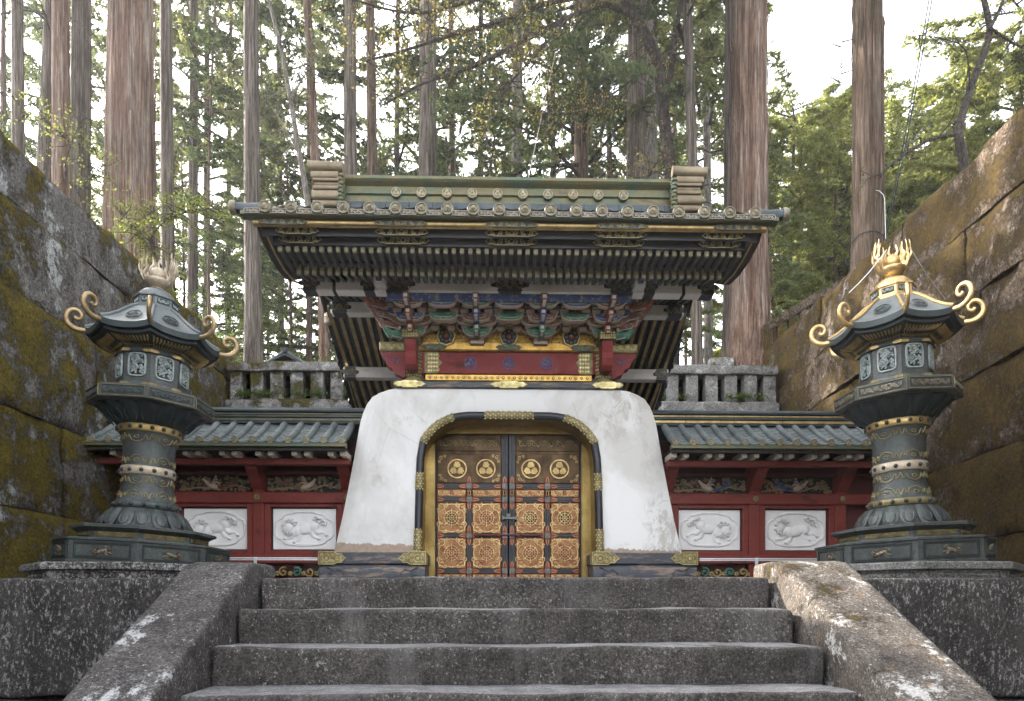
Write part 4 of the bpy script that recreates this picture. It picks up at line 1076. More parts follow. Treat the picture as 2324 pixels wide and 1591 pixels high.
# verge: barge boards, verge boards, end tiles, gable infill
BL=[(8.16,3.52),(8.45,3.47),(8.8,3.455),(9.2,3.50),(9.8,3.77),(10.5,4.14),(10.97,3.95),(12.1,3.50),(13.0,3.13),(13.5,2.97)]
TOPL=[(8.05,3.66),(8.5,3.81),(9.1,4.08),(9.7,4.38),(10.32,4.76),(10.68,4.76),(11.3,4.36),(12.0,3.99),(12.8,3.63),(13.5,3.36)]
for s in (-1,1):
    mb=MB(); x0,x1=s*2.46,s*2.54; n=len(BL)
    V=[(x,y,z) for x in (x0,x1) for y,z in BL]+[(x,y,z+.20) for x in (x0,x1) for y,z in BL]
    fs=[]
    for i in range(n-1): fs+=[(i,i+1,n+i+1,n+i),(2*n+i,3*n+i,3*n+i+1,2*n+i+1),(i,2*n+i,2*n+i+1,i+1),(n+i,n+i+1,3*n+i+1,3*n+i)]
    fs+=[(0,n,3*n,2*n),(n-1,3*n-1,4*n-1,2*n-1)]
    mb.add(V,fs); BB=gobj('barge_board',mb,'dark_wood')
    mb=MB()
    for i in range(n-1):
        a=BL[i];b=BL[i+1]
        for w,zz in ((s*2.47,-.006),): mb.add([(w,a[0],a[1]+zz),(w+s*.022,a[0],a[1]+zz),(w+s*.022,b[0],b[1]+zz),(w,b[0],b[1]+zz)],[(0,1,2,3)])
        if i>=5:
            xx=s*2.455; mb.add([(xx,a[0],a[1]+.02),(xx,a[0],a[1]+.10),(xx,b[0],b[1]+.10),(xx,b[0],b[1]+.02)],[(0,1,2,3)])
    gobj('gilded_edge',mb,'old_gold',BB)
    mb=MB(); mb.add([(s*2.56,y,z-.0) for y,z in BL]+[(s*2.58,y,z) for y,z in TOPL],[(i,i+1,n+i+1,n+i) for i in range(n-1)])
    gobj('gable_board',mb,'dark_wood')
    mb=MB(); mb.add([(s*2.50,y,z+.205) for y,z in BL]+[(s*2.69,y,z-.005) for y,z in TOPL]+[(s*2.71,y,z+.07) for y,z in TOPL],[(i,i+1,n+i+1,n+i) for i in range(n-1)]+[(n+i,n+i+1,2*n+i+1,2*n+i) for i in range(n-1)]); gobj('verge_board',mb,'verdigris_copper')
    # rear lump ornaments hung on the verge
    for y,z in ((11.3,3.80),(11.75,3.62),(12.2,3.44),(12.65,3.26),(13.1,3.08)):
        mb=MB(); mb.ball((s*2.55,y,z+.01),(.03,.07,.055),8,6); gobj('verge_knob',mb,'dark_bronze',BB,60)
    mb=MB(); mb.lathe([(.02,.0),(.045,.015),(.06,.04),(.055,.07),(.064,.085),(.055,.10),(.064,.115),(.055,.13),(.06,.15),(.035,.17),(.012,.20)],14,0,0,0); mb2=mesh('hanging_ornament',mb,'weathered_pale_bronze' if s<0 else 'verdigris_copper',50)
    put('hanging_ornament',mb2,BB,(s*2.47,11.05,3.62))
    mb=MB(); mb.box(s*2.47-.01,s*2.47+.01,11.04,11.06,3.8,3.95); gobj('hanger',mb,'dark_bronze',BB)
    m=MB(); 
    V=[]
    for i in range(7):
        t=i/6; 
        for q in range(11):
            a=-.5+ (math.pi+1.0)*q/10; V.append((s*(2.52+.27*t),.062*math.cos(a)*(1+.02*(i%2)),.062*math.sin(a)-.02*math.sin(t*2.2)+.03*t))
    m.add(V,[(i*11+q,i*11+q+1,(i+1)*11+q+1,(i+1)*11+q) for i in range(6) for q in range(10)])
    VT=mesh('verge_tile',m,'dark_copper_tile',60)
    for j in range(9):
        y=8.03+.255*j; z=interp(y,FPY,FPZ)+.03
        v=put('verge_tile',VT,RF,(0,y,z)); put('tile_end',TEND,RF,(s*2.80,y,z+.018),(0,0,s*math.pi/2))
# ridge
mb=MB(); mb.extrude_profile([(10.26,4.82),(10.26,4.945),(10.74,4.945),(10.74,4.82)],-2.2,2.2); RG=gobj('ridge',mb,'dark_copper_tile')
for i in range(29):
    mb=MB(); x=-2.17+.15*i; mb.box(x,x+.144,10.245,10.27,4.835,4.94,0,.004); gobj('ridge_slate',mb,'dark_copper_tile',RG)
mb=MB(); mb.extrude_profile([(10.28,4.95),(10.28,5.03),(10.25,5.045),(10.25,5.065),(10.29,5.075),(10.30,5.16),(10.24,5.20),(10.22,5.225),(10.22,5.262),(10.30,5.275),(10.5,5.285),(10.70,5.275),(10.78,5.262),(10.78,5.225),(10.70,5.16),(10.72,4.95)],-2.13,2.13); gobj('ridge_band',mb,'verdigris_copper',RG)
m=MB(); m.poly(circle(.067,22),-.012,.04,1,c=.003); crest(m,.062,-.012,.006,0); RC=mesh('ridge_crest',m,['crest_bronze','verdigris_copper'],40)
for i in range(10): put('ridge_crest',RC,RG,(-1.44+.325*i,10.243,5.055))
# ridge-end ornaments
for s in (-1,1):
    mb=MB()
    for (z0,z1,d,w) in ((4.82,4.895,.0,.0),(4.90,5.01,.015,.02),(5.015,5.065,-.01,.035),(5.07,5.11,-.02,.02),(5.115,5.15,-.005,.045),(5.155,5.245,.025,.03)):
        y0=10.14-w; pr=[]
        for i in range(7):
            a=-math.pi/2+math.pi*i/6; pr.append((y0-(z1-z0)*.22*math.cos(a),(z0+z1)/2+(z1-z0)/2*math.sin(a)))
        pr+=[(10.86+w-(p[0]-y0),p[1]) for p in reversed(pr)]
        x0,x1=(s*(2.16-w*.3),s*(2.47+d)); mb.extrude_profile(pr,min(x0,x1),max(x0,x1))
    O=gobj('ridge_end',mb,'tan_copper',RG,35)
    mb=MB()
    for i in range(8):
        for j in range(3): mb.ball((s*(2.13-.015*((i+j)%2)),10.12+.04*j,4.85+.05*i),(.042,.04,.030),7,5)
    gobj('scaly_fin',mb,'verdigris_copper',RG,60)
    mb=MB(); V=[]; 
    for i in range(13):
        t=i/12; x=s*(2.10+.44*t); rr_=.072+(.006 if i in (3,9,12) else 0)
        V.append((x,10.16,5.318+(.012*t if s<0 else .012-.012*t)))
    mb.tube(V,[.066+(.005 if i in (0,9,12) else 0) for i in range(13)],16); mb.tube([(s*2.08,10.45,5.24),(s*2.30,10.45,5.25)],.085,14)
    gobj('crowning_tile',mb,'tan_copper',RG,40)
# ------------------------------------------------------------------ side walls with tiled roofs
m=MB(); NS=16; V=[]
def froof(y): return interp(y,[9.38,9.6,9.85,10.15],[1.672,1.765,1.895,2.085])
for i in range(NS+1):
    y=9.385+(10.12-9.385)*i/NS; r=.040+(.0035 if i%2==0 else 0)
    for q in range(9):
        a=-.3+(math.pi+.6)*q/8; V.append((r*math.cos(a),y,froof(y)+.030+r*math.sin(a)))
m.add(V,[(i*9+q,i*9+q+1,(i+1)*9+q+1,(i+1)*9+q) for i in range(NS) for q in range(8)]); FROW=mesh('tile_row',m,'copper_tile',70)
m=MB(); m.lathe([(0.0001,0),(.043,0),(.046,.008),(.046,.03)],16,0,0,0,0,False)
for i,v in enumerate(m.v): m.v[i]=(v[0],v[2],v[1])
m.ribbon(circle(.038,16),.010,-.008,.001,0,True); crest(m,.034,0,.006,1,False); FEND=mesh('tile_end',m,['tile_end_bronze','crest_bronze'],50)
m=MB(); V=[]
for i in range(9):
    y=9.37+(10.12-9.37)*i/8
    for dz in ((0,.012) if i<8 else (0,)):
        for x in (-.075,-.04,0,.04,.075): V.append((x,y,froof(y)+dz+.02*(abs(x)/.075)**2))
nr=len(V)//5; m.add(V,[(i*5+j,i*5+j+1,i*5+j+6,i*5+j+5) for i in range(nr-1) for j in range(4)]); FPAN=mesh('pan_tile',m,'copper_tile')
m=MB(); m.box(-.033,.033,9.50,9.9,1.545,1.615,0,.004); FRAF=mesh('rafter',m,'cream_wood')
m=MB(); m.poly(lobed(.075,.075,18,6,.08,.9),-.014,0,0,c=.004); m.ball((0,-.012,0),(.018,.012,.018),7,4); STUD=mesh('nail_cover',m,'dim_gilding',50)
m=MB(); m.extrude_profile([(10.24,1.22),(10.18,1.24),(10.10,1.30),(10.04,1.36),(9.97,1.40),(9.90,1.46),(9.80,1.49),(9.74,1.53),(9.74,1.50-.0),(9.73,1.56),(10.24,1.56)],-.07,.07); BRK=mesh('bracket_arm',m,'red_lacquer')
def lobed_frame(w,h):
    p=[]
    for i in range(64):
        t=2*math.pi*i/64; c,s=math.cos(t),math.sin(t)
        x=w/2*math.copysign(abs(c)**.72,c); z=h/2*math.copysign(abs(s)**.72,s)
        k=1-.075*math.exp(-((abs(c)-.78)/.10)**2)
        if s>.97: z+=.012
        p.append((x*k,z*k))
    return p
def side_wall(s,label,xend):
    t=thing('side_wall',label,'wall',(s*3.5,10.3,0))
    def O(n,mb,m,p=None,sm=None): return obj(n,mb,m,p or t,sm)
    xa,xb=1.62,xend
    def bx(mb,a,b,y0,y1,z0,z1,c=.006): mb.box(min(s*a,s*b),max(s*a,s*b),y0,y1,z0,z1,0,c)
    mb=MB(); bx(mb,xa,xb,10.36,10.46,0,1.9,0); O('backing',mb,'dark_red_lacquer')
    posts=[2.05,3.18,4.31]
    for p in posts:
        mb=MB(); bx(mb,p-.072,p+.072,10.20,10.37,0,1.56,.01); O('post',mb,'red_lacquer')
        put('bracket_arm',BRK,t,(s*p,0,0))
        put('nail_cover',STUD,t,(s*p,10.155,1.135))
    mb=MB(); bx(mb,xa,xb,10.17,10.30,1.065,1.205,.012); O('rail_beam',mb,'red_lacquer')
    mb=MB(); bx(mb,1.94,xb,9.70,9.82,1.475,1.545,.008); O('eave_beam',mb,'red_lacquer')
    mb=MB(); bx(mb,xa,xb,10.18,10.36,1.43,1.475,.006); O('head_beam',mb,'dark_red_lacquer')
    mb=MB(); bx(mb,1.94,xb,9.42,10.4,1.622,1.632,0); bx(mb,1.94,xb,9.42,9.50,1.59,1.625,.0); O('soffit',mb,'dark_wood')
    mb=MB(); bx(mb,xa,xb,10.17,10.30,.30,.42,.01); O('sill_beam',mb,'red_lacquer')
    mb=MB(); bx(mb,xa,xb,10.19,10.30,.0,.06,.01); O('ground_beam',mb,'dark_red_lacquer')
    x=1.98
    while x<xb-.1:
        for d in (0,.145):
            if x+d<xb-.05: put('rafter',FRAF,t,(s*(x+d),0,0))
        x+=.425
    # panels between the posts
    ed=[1.62]+posts+[xb]
    for i in range(3):
        a,b=posts[i]+.072 if i<3 else 0, (posts[i+1]-.072 if i<2 else xb)
        w=b-a; xc=s*(a+b)/2
        if i==2:
            mb=MB(); mb.tube([(s*(a+.05),10.31,.42),(s*(b-.05),10.31,1.06)],.045,4); O('brace',mb,'red_lacquer')
            continue
        mb=MB()
        for (p,q,z0,z1) in ((a,a+.075,.42,1.065),(b-.075,b,.42,1.065),(a+.075,b-.075,.42,.465),(a+.075,b-.075,1.02,1.065)): bx(mb,p,q,10.22,10.35,z0,z1,.006)
        O('panel_frame',mb,'red_lacquer')
        mb=MB(); bx(mb,a+.075,b-.075,10.30,10.355,.465,1.02,0); P=O('panel_edging',mb,'black_lacquer')
        pw,ph=w-.15-.035,.555-.035
        mb=MB(); mb.box(xc-pw/2,xc+pw/2,10.288,10.305,.742-ph/2,.742+ph/2,0,.004)
        mb.M=T(xc,10.288,.742); fr_=lobed_frame(pw*.93,ph*.80); mb.ribbon(fr_,.022,-.022,.002,0,True); mb.ribbon([(q[0]*.955,q[1]*.93) for q in fr_],.007,-.006,.002,0,True); mb.M=None
        Q=O('white_panel',mb,'relief_white')
        mb=MB(); mb.M=T(xc+ (0.0),10.288,.735); lion(mb,pw*.82,0,0,(1 if (s<0 or i==1) else -1),(i+(1 if s>0 else 0))%3)
        for q,v in enumerate(mb.v): mb.v[q]=(v[0],10.288+(v[1]-10.288)*.75,v[2])
        O('lion_relief',mb,'relief_white',Q,60)
        # carved frieze
        mb=MB(); bx(mb,a,b,10.30,10.35,1.205,1.43,0); C=O('frieze_ground',mb,'dark_wood')
        mb=MB(); rr=random.Random(i*7+s)
        for k in range(95):
            x=xc+rr.uniform(-.5,.5)*(w-.05); z=1.235+rr.random()*.165; r=rr.uniform(.018,.034)
            if rr.random()<.55: flower(mb,x,z,r,10.285,0,1)
            else:
                a0=rr.uniform(0,6.28); mb.ribbon([(x+.05*math.cos(a0+.4*q)*q/3,z+.028*math.sin(a0+.5*q)*q/3) for q in range(4)],[.014,.018,.012,.004],10.268,10.295,rr.choice((2,3)))
        mb.tube([(xc-w*.46,10.285,1.24),(xc-w*.2,10.27,1.27),(xc+.05,10.285,1.24),(xc+w*.25,10.27,1.30),(xc+w*.45,10.285,1.26)],[.014,.012,.014,.011,.007],6,3)
        O('flower_carving',mb,['carving_tan','brown_paint','green_paint','carving_tan'],C,60)
        mb=MB(); mb.M=T(xc,10.285,1.30); bird(mb,w*.62,0,(0,1,2),s if i==0 else -s)
        O('bird_carving',mb,['cream_paint','blue_paint' if s>0 else 'brown_paint','orange_paint'],C,60)
        mb=MB(); mb.M=T(xc,10.22,.19)
        for k in range(6):
            x=-w*.42+w*.168*k; mb.ribbon(spiral(x,0,.065,1.3,k,1 if k%2 else -1,12),[.030]*13,-.03,0.02,k%2); flower(mb,x+.085,-.02,.035,-.01,1,0)
        O('lower_carving',mb,['green_paint','old_gold'],t,60)
    # roof
    mb=MB(); V=[(s*x,y,froof(y)-.012) for x in (1.93,xb) for y in (9.37,9.6,9.85,10.15)]; mb.add(V,[(i,i+1,i+5,i+4) for i in range(3)])
    mb.add([(s*xa,10.15,2.07),(s*xb,10.15,2.07),(s*xb,11.2,1.62),(s*xa,11.2,1.62)],[(0,1,2,3)])
    RFs=O('roof',mb,'copper_tile')
    mb=MB(); mb.extrude_profile([(9.385,1.625),(9.37,1.632),(9.375,1.672),(9.40,1.680),(9.48,1.675),(9.48,1.625)],min(s*1.92,s*xb),max(s*1.92,s*xb)); O('eave_edge',mb,'verdigris_copper',RFs)
    pitch=.207; n=int((xb-.10-1.97)/pitch)
    for k in range(n+1):
        x=s*(1.97+pitch*k)
        if True:
            put('tile_row',FROW,RFs,(x,0,0)); put('tile_end',FEND,RFs,(x,9.375,1.705))
        if k<n: put('pan_tile',FPAN,RFs,(x+s*pitch/2,0,0))
    # ridge: stacked dark courses with two gilded strips
    mb=MB(); mb.extrude_profile([(9.99,2.035),(9.985,2.06),(10.02,2.065),(10.02,2.11),(9.99,2.115),(9.99,2.135),(10.03,2.14),(10.03,2.175),(9.985,2.18),(9.98,2.20),(10.0,2.225),(10.06,2.245),(10.15,2.25),(10.3,2.245),(10.4,2.2),(10.4,2.03)],min(s*xa,s*xb),max(s*xa,s*xb)); RD=O('ridge',mb,'dark_copper_tile')
    for z0,z1 in ((2.070,2.103),(2.146,2.168)):
        x=xa
        while x<xb-.05:
            l=.62; mb=MB(); bx(mb,x,min(x+l-.006,xb),10.008,10.03,z0,z1,.004); O('gilded_strip',mb,'old_gold' if (s>0) else 'verdigris_copper',RD); x+=l
    return t
side_wall(-1,'red side wall with white lion panels left of the gate, behind the shaded lantern',4.98)
side_wall(1,'red side wall with white lion panels right of the gate, behind the gilded lantern',5.02)
# ------------------------------------------------------------------ low acrylic barriers
def barrier(s,label,x0,x1,xp,y):
    t=thing('barrier',label,'barrier',(s*2.9,y,0))
    a,b=min(x0,x1),max(x0,x1)
    mb=MB(); mb.box(a,b,y-.012,y+.012,.288,.304,0,.003); mb.box(a,b,y-.016,y+.016,.308,.320,0,.003); obj('top_rail',mb,'aluminium',t)
    for p in xp:
        mb=MB(); mb.box(p-.017,p-.002,y-.018,y+.018,0,.325,0,.003); mb.box(p+.002,p+.017,y-.018,y+.018,0,.325,0,.003); obj('upright',mb,'aluminium',t)
    e=sorted([a]+xp+[b])
    for p,q in zip(e[:-1],e[1:]):
        mb=MB(); mb.box(p+.022,q-.022,y-.003,y+.003,.01,.286); obj('clear_pane',mb,'acrylic',t)
barrier(-1,'low aluminium barrier with clear panes left of the gate, behind the dark parapet',-4.1,-2.22,[-2.93],9.25)
barrier(1,'low aluminium barrier with clear panes right of the gate, behind the sunlit parapet',2.22,4.1,[2.89],9.25)

# ------------------------------------------------------------------ balustrades on the upper terrace
def balustrade(s,label,x0,x1,y):
    t=thing('stone_balustrade',label,'balustrade',((x0+x1)/2,y,3.5))
    a,b=min(x0,x1),max(x0,x1)
    mb=MB(); rough_block(mb,a,b,y-.19,y+.19,3.96,4.13,(16,2,2),.03,.012,3+s); obj('cap_stone',mb,'balustrade_stone',t,60)
    mb=MB(); rough_block(mb,a,b,y-.22,y+.3,2.8,3.46,(16,2,4),.04,.02,7+s); obj('kerb_stone',mb,'balustrade_stone',t,60)
    x=a+.16
    while x<b-.1:
        mb=MB(); rough_block(mb,x-.115,x+.115,y-.12,y+.12,3.43,3.98,(2,2,3),.02,.008,x); obj('post',mb,'balustrade_stone',t,60); x+=.36
balustrade(-1,'short stone balustrade with stubby posts above the left wall roof',-5.0,-2.55,14.6)
balustrade(1,'short stone balustrade with stubby posts above the right wall roof',2.55,5.0,14.6)
mb=MB(); mb.box(-5.6,5.6,14.55,14.95,-.1,2.95); tag(obj('terrace_face',mb,'balustrade_stone'),kind='structure')
# ------------------------------------------------------------------ bronze lanterns
C8=math.cos(math.pi/8)
def octs(mb,prof,mi=0,cap=True): mb.lathe([(f/2/C8,z) for f,z in prof],8,math.pi/8,0,0,mi,cap)
LC={}; US=.92      # slimmer upper part
def lm(key,build,mats,smooth=None,up=1.0):
    if key not in LC:
        m=MB(); build(m); m.v=[(p[0]*up,p[1]*up,p[2]) for p in m.v]; LC[key]=mesh(key,m,mats,smooth,raw=True)
    return LC[key]
def b_base(m): octs(m,[(1.36,.0),(1.36,.02),(1.33,.025),(1.33,.185),(1.36,.19),(1.36,.205),(1.30,.212),(1.0,.215)])
def b_frame(m):
    w,h=.46,.125
    for k in (0,1):
        p=[(-w/2+.012*k,-h/2+.012*k),(w/2-.012*k,-h/2+.012*k),(w/2-.012*k,h/2-.012*k),(-w/2+.012*k,h/2-.012*k)]; m.ribbon(p,.008,-.010+.004*k,.0,0,True)
def b_tier(m): octs(m,[(1.02,.212),(.99,.222),(.98,.232),(.98,.275),(1.0,.282),(1.06,.300),(1.10,.308),(1.10,.330),(1.07,.336),(.6,.34)])
def b_strip(m):
    m.box(-.17,.17,-.004,.004,-.020,.020,0,.002); arabesque(m,.33,.036,-.012,-.003,12,.007,0)
def b_lotus(m): m.lathe([(.35,.338),(.352,.36),(.34,.41),(.31,.46),(.275,.50),(.258,.515)],32)
def b_petal(m):
    V=[];n=8
    for i in range(n+1):
        t=i/n
        for j in range(7):
            u=(j-3)/3; w=.066*math.sin(math.pi*(.12+.75*(1-t)))**.6*(1 if t<.95 else .8)
            r=interp(t,[0,.3,.7,1],[.385,.372,.335,.275])+.012-.022*u*u
            z=.335+.175*t+( .012*(1-u*u) if i==0 else 0)
            V.append((u*w,-r,z))
    m.add(V,[(i*7+j,i*7+j+1,i*7+j+8,i*7+j+7) for i in range(n) for j in range(6)])
    m.tube([(.040*math.cos(a),-(.392-.06*(math.sin(a)*.5+.5)-.012*0),.415+.055*math.sin(a)) for a in [math.pi*(.15+ -1.3*q/9) for q in range(10)]],.006,5)
def b_shaft(m): m.lathe([(.258,.51),(.262,.53),(.262,.575),(.248,.585),(.236,.62),(.224,.67),(.216,.72),(.214,.80),(.216,.86),(.214,.98),(.217,1.10),(.235,1.17),(.255,1.205)],32)
def b_ring(r,z0,z1):
    def f(m): m.lathe([(r-.03,z0),(r,z0+.004),(r+.008,z0+.012),(r+.008,z1-.012),(r,z1-.004),(r-.03,z1)],36)
    return f
def b_boss(m): m.ball((0,0,0),(.018,.018,.018),9,6)
def b_cloud(up,z0):
    SH=[(.51,.258),(.585,.248),(.62,.236),(.67,.224),(.72,.216),(.80,.214),(.86,.216),(.98,.214),(1.10,.217),(1.17,.235),(1.205,.255)]
    def flare_(dz): return interp(z0+dz,[q[0] for q in SH],[q[1] for q in SH])-.2155
    def f(m):
        s=1 if up else -1
        base=[(-.5,.0),(-.46,.3),(-.40,.62),(-.34,.45),(-.36,.28),(-.30,.18),(-.26,.40),(-.22,.66),(-.10,.80),(0,.86),(.10,.80),(.22,.66),(.26,.40),(.30,.18),(.36,.28),(.34,.45),(.40,.62),(.46,.3),(.5,0)]
        for k in range(6):
            pts=[]
            for u,v in base:
                a=-math.pi/2+(k+u)*2*math.pi/6; r=.2175+flare_(s*v*.085); pts.append((r*math.cos(a),r*math.sin(a),s*v*.085))
            m.tube(spl(pts,3),.0055,5)
            pts=[]
            for q in range(11):
                t=2*math.pi*q/10; a=-math.pi/2+k*2*math.pi/6+.09*math.cos(t); r=.2175+flare_(s*.03); pts.append((r*math.cos(a),r*math.sin(a),s*(.030+.013*math.sin(t)*(1-.6*math.sin(t)*s*.5)-.010*abs(math.cos(t))*s*0)))
            m.tube(pts,.005,5)
    return f
def b_bowl(m): m.lathe([(.24,1.375),(.29,1.40),(.34,1.43),(.395,1.475),(.44,1.515),(.46,1.54)],32)
def b_bpetal(m):
    V=[];n=8
    for i in range(n+1):
        t=i/n
        for j in range(7):
            u=(j-3)/3; w=.082*math.sin(math.pi*(.15+.72*t))**.55
            r=interp(t,[0,.3,.7,1],[.265,.335,.425,.480])+.016-.026*u*u
            V.append((u*w,-r,1.38+.155*t+.010*u*u))
    m.add(V,[(i*7+j,i*7+j+1,i*7+j+8,i*7+j+7) for i in range(n) for j in range(6)])
    m.tube([(.050*math.sin(a),-(.375+.055*math.cos(a)),1.440+.060*math.cos(a)) for a in [-2.3+4.6*q/9 for q in range(10)]],.007,5)
def b_plat(m): octs(m,[(.5,1.530),(.98,1.533),(1.045,1.545),(1.045,1.655),(1.0,1.665),(.55,1.667)])
def b_pframe(m):
    w,h=.385,.078; p=[(-w/2,-h/2),(w/2,-h/2),(w/2,h/2),(-w/2,h/2)]
    m.ribbon([(a*1.02,b*1.12) for a,b in p],.008,-.008,0,1,True); m.ribbon(p,.006,-.006,0,0,True)
def b_pcarve(m):
    m.box(-.185,.185,-.003,.003,-.033,.033,0)
    arabesque(m,.35,.060,-.012,-.002,10,.011,1)
    rr=random.Random(3)
    for k in range(16): m.ball((rr.uniform(-.17,.17),-.004,rr.uniform(-.022,.022)),(.014,.008,.010),6,4,1)
def b_box(m): octs(m,[(.72,1.665),(.72,1.690),(.66,1.70),(.64,1.73),(.60,1.74),(.60,1.99),(.64,1.996),(.65,2.016),(.62,2.024),(.62,2.046),(.66,2.054),(.68,2.072),(.5,2.085)])
def b_win(m):
    p=lobed(.155,.195,32,4,.0,.38); m.ribbon(p,.018,-.014,0,0,True); m.poly([(a*.97,b*.97) for a,b in p],-.001,0,1)  # black sheet painted in for the shaded hollow behind the lace
    rr=random.Random(5)
    for k in range(20):
        x,z=rr.uniform(-.055,.055),rr.uniform(-.075,.075); m.ribbon(spiral(x,z,rr.uniform(.014,.026),1.3,rr.uniform(0,6),rr.choice((-1,1)),9),.007,-.016,.0,0)
    for k in range(16): m.ball((rr.uniform(-.06,.06),-.008,rr.uniform(-.08,.08)),(.012,.010,.012),6,4,0)
    m.tube([(-.05,-.012,-.07),(.02,-.014,-.03),(-.03,-.014,.01),(.03,-.012,.05),(-.01,-.012,.08)],[.008,.012,.013,.011,.006],6,0)
def b_gplate(m):
    # wraps a corner: two leaves either side of the arris
    for s in (-1,1):
        p=[(0,-.012),(.058,-.012),(.072,-.005),(.078,0),(.072,.005),(.058,.012),(0,.012)]
        V=[(s*a*math.cos(math.pi/8), s*0+a*math.sin(math.pi/8)-.006,z) for a,z in p]; m.add(V+[(x,y+.008,z) for x,y,z in V],[tuple(range(7))]+[(i,(i+1)%7,7+(i+1)%7,7+i) for i in range(7)])
RIM_F=1.10
def rim_z(t): # t: -1..1 along a side; corners sweep up
    return 2.135+.036*abs(t)**2.4
def b_roof(m):
    prof=[(1.0,.0,1.0),(.86,.045,.75),(.70,.115,.45),(.56,.19,.2),(.44,.245,.08),(.34,.28,.0)]
    for sd in range(8):
        m.M=T(0,0,0,0,0,sd*math.pi/4); V=[];n=8
        for f,dz,cu in prof:
            for i in range(n+1):
                t=-1+2*i/n; d=RIM_F/2*f; V.append((t*d*math.tan(math.pi/8),-d,2.135+.035+dz+.036*abs(t)**2.4*cu))
        m.add(V,[(k*(n+1)+i,k*(n+1)+i+1,(k+1)*(n+1)+i+1,(k+1)*(n+1)+i) for k in range(len(prof)-1) for i in range(n)],0)
        V=[]                     # rim edge and soffit
        for f,z,cu in ((1.0,.035,1),(1.0,-.015,1),(.97,-.022,1),(.93,-.018,.8),(.925,-.045,.8),(.86,-.05,.6),(.62,-.085,.1),(.58,-.07,0)):
            for i in range(n+1):
                t=-1+2*i/n; d=RIM_F/2*f; V.append((t*d*math.tan(math.pi/8),-d,2.135+z+.036*abs(t)**2.4*cu))
        m.add(V,[(k*(n+1)+i,k*(n+1)+i+1,(k+1)*(n+1)+i+1,(k+1)*(n+1)+i) for k in range(7) for i in range(n)],1)
    m.M=None
def b_hip(m):   # roll along one hip of the roof, at angle -90+22.5
    a=-math.pi/2+math.pi/8; pts=[]
    for f,dz,cu in [(1.0,.0,1.0),(.86,.045,.75),(.70,.115,.45),(.56,.19,.2),(.44,.245,.08),(.36,.275,.0)]:
        r=RIM_F/2*f/C8; pts.append((r*math.cos(a),r*math.sin(a),2.17+dz+.036*cu+.004))
    m.tube(pts,.016,7)
def b_ribs(m):
    for k in range(11):
        t=-.86+1.72*k/10; V=[]
        for q in range(6):
            u=q/5; d=RIM_F/2*(.845-.26*u); x=t*d*math.tan(math.pi/8)*.98+.004*math.sin(u*9); z=2.135-.052-.034*u-.006*math.sin(u*7)+.02*abs(t)**2.4*(1-u)
            V.append((x,-d,z))
        m.tube(V,[.0095,.0095,.009,.0085,.008,.0075],5,0,True,(1,1))
def b_curl(m):
    a=-math.pi/2+math.pi/8; r0=RIM_F/2/C8; pts=[]
    path=[(-.06,.0),(.0,.006),(.06,.004),(.115,.022),(.158,.062),(.170,.115),(.150,.165),(.105,.192),(.058,.182),(.034,.146),(.046,.112),(.078,.104),(.096,.124)]
    W=[.017,.019,.021,.022,.022,.021,.020,.018,.016,.015,.014,.016,.016]
    for u,v in path: r=r0+u*.93; pts.append((r*math.cos(a),r*math.sin(a),2.172+v*.9))
    P=spl(pts,3); m.tube(P,[interp(i,[3*q for q in range(13)],W) for i in range(len(P))],8,0,True,(1.15,.9))
def b_rcrest(m):
    m.M=T(0,-.405,2.286,rx=-rad(47)) ; crest(m,.072,0,.007,0); m.M=None
def b_neck(m):
    octs(m,[(.40,2.43),(.40,2.472),(.36,2.476),(.36,2.540),(.385,2.546),(.385,2.558),(.34,2.568)],0)
    for k in range(8):
        m.M=T(0,0,0,0,0,k*math.pi/4)@T(0,-.181,2.508); m.box(-.055,.055,-.004,.01,-.024,.024,1); arabesque(m,.095,.04,-.009,-.003,4,.007,2); m.M=None
    m.lathe([(.165,2.565),(.158,2.60),(.12,2.635),(.07,2.652)],24,0,0,0,0)
def b_fin(m):
    m.lathe([(.062,2.648),(.075,2.656),(.062,2.668),(.09,2.688),(.120,2.716),(.119,2.74),(.10,2.75),(.085,2.747)],24)
    m.lathe([(.05,2.735),(.068,2.755),(.077,2.785),(.074,2.812),(.060,2.838),(.034,2.856),(.0,2.861)],24)
def b_flame(m):
    F=(1,.45)
    m.tube(spl([(0,-.112,2.722),(.010,-.145,2.775),(-.012,-.158,2.83),(.014,-.150,2.885),(-.008,-.142,2.935),(.004,-.136,2.995)],3),[.014+.007*math.sin(math.pi*min(1,q/9)) if q<9 else .018*(1-(q-8)/8)+.002 for q in range(16)],6,0,True,F)
    m.tube(spl([(.006,-.150,2.79),(.034,-.166,2.83),(.028,-.168,2.87),(.046,-.164,2.91),(.042,-.158,2.94)],3),[.013,.014,.014,.013,.012,.011,.010,.009,.008,.007,.005,.003,.001],6,0,True,F)
    m.tube(spl([(-.006,-.155,2.815),(-.034,-.168,2.855),(-.026,-.166,2.90),(-.042,-.158,2.935),(-.036,-.152,2.97)],3),[.013,.014,.014,.013,.012,.011,.010,.009,.008,.007,.005,.003,.001],6,0,True,F)
def animal(m):
    lion(m,.17,0,0,1,0)
    for i,v in enumerate(m.v): m.v[i]=(v[0],v[1]*1.2,v[2])
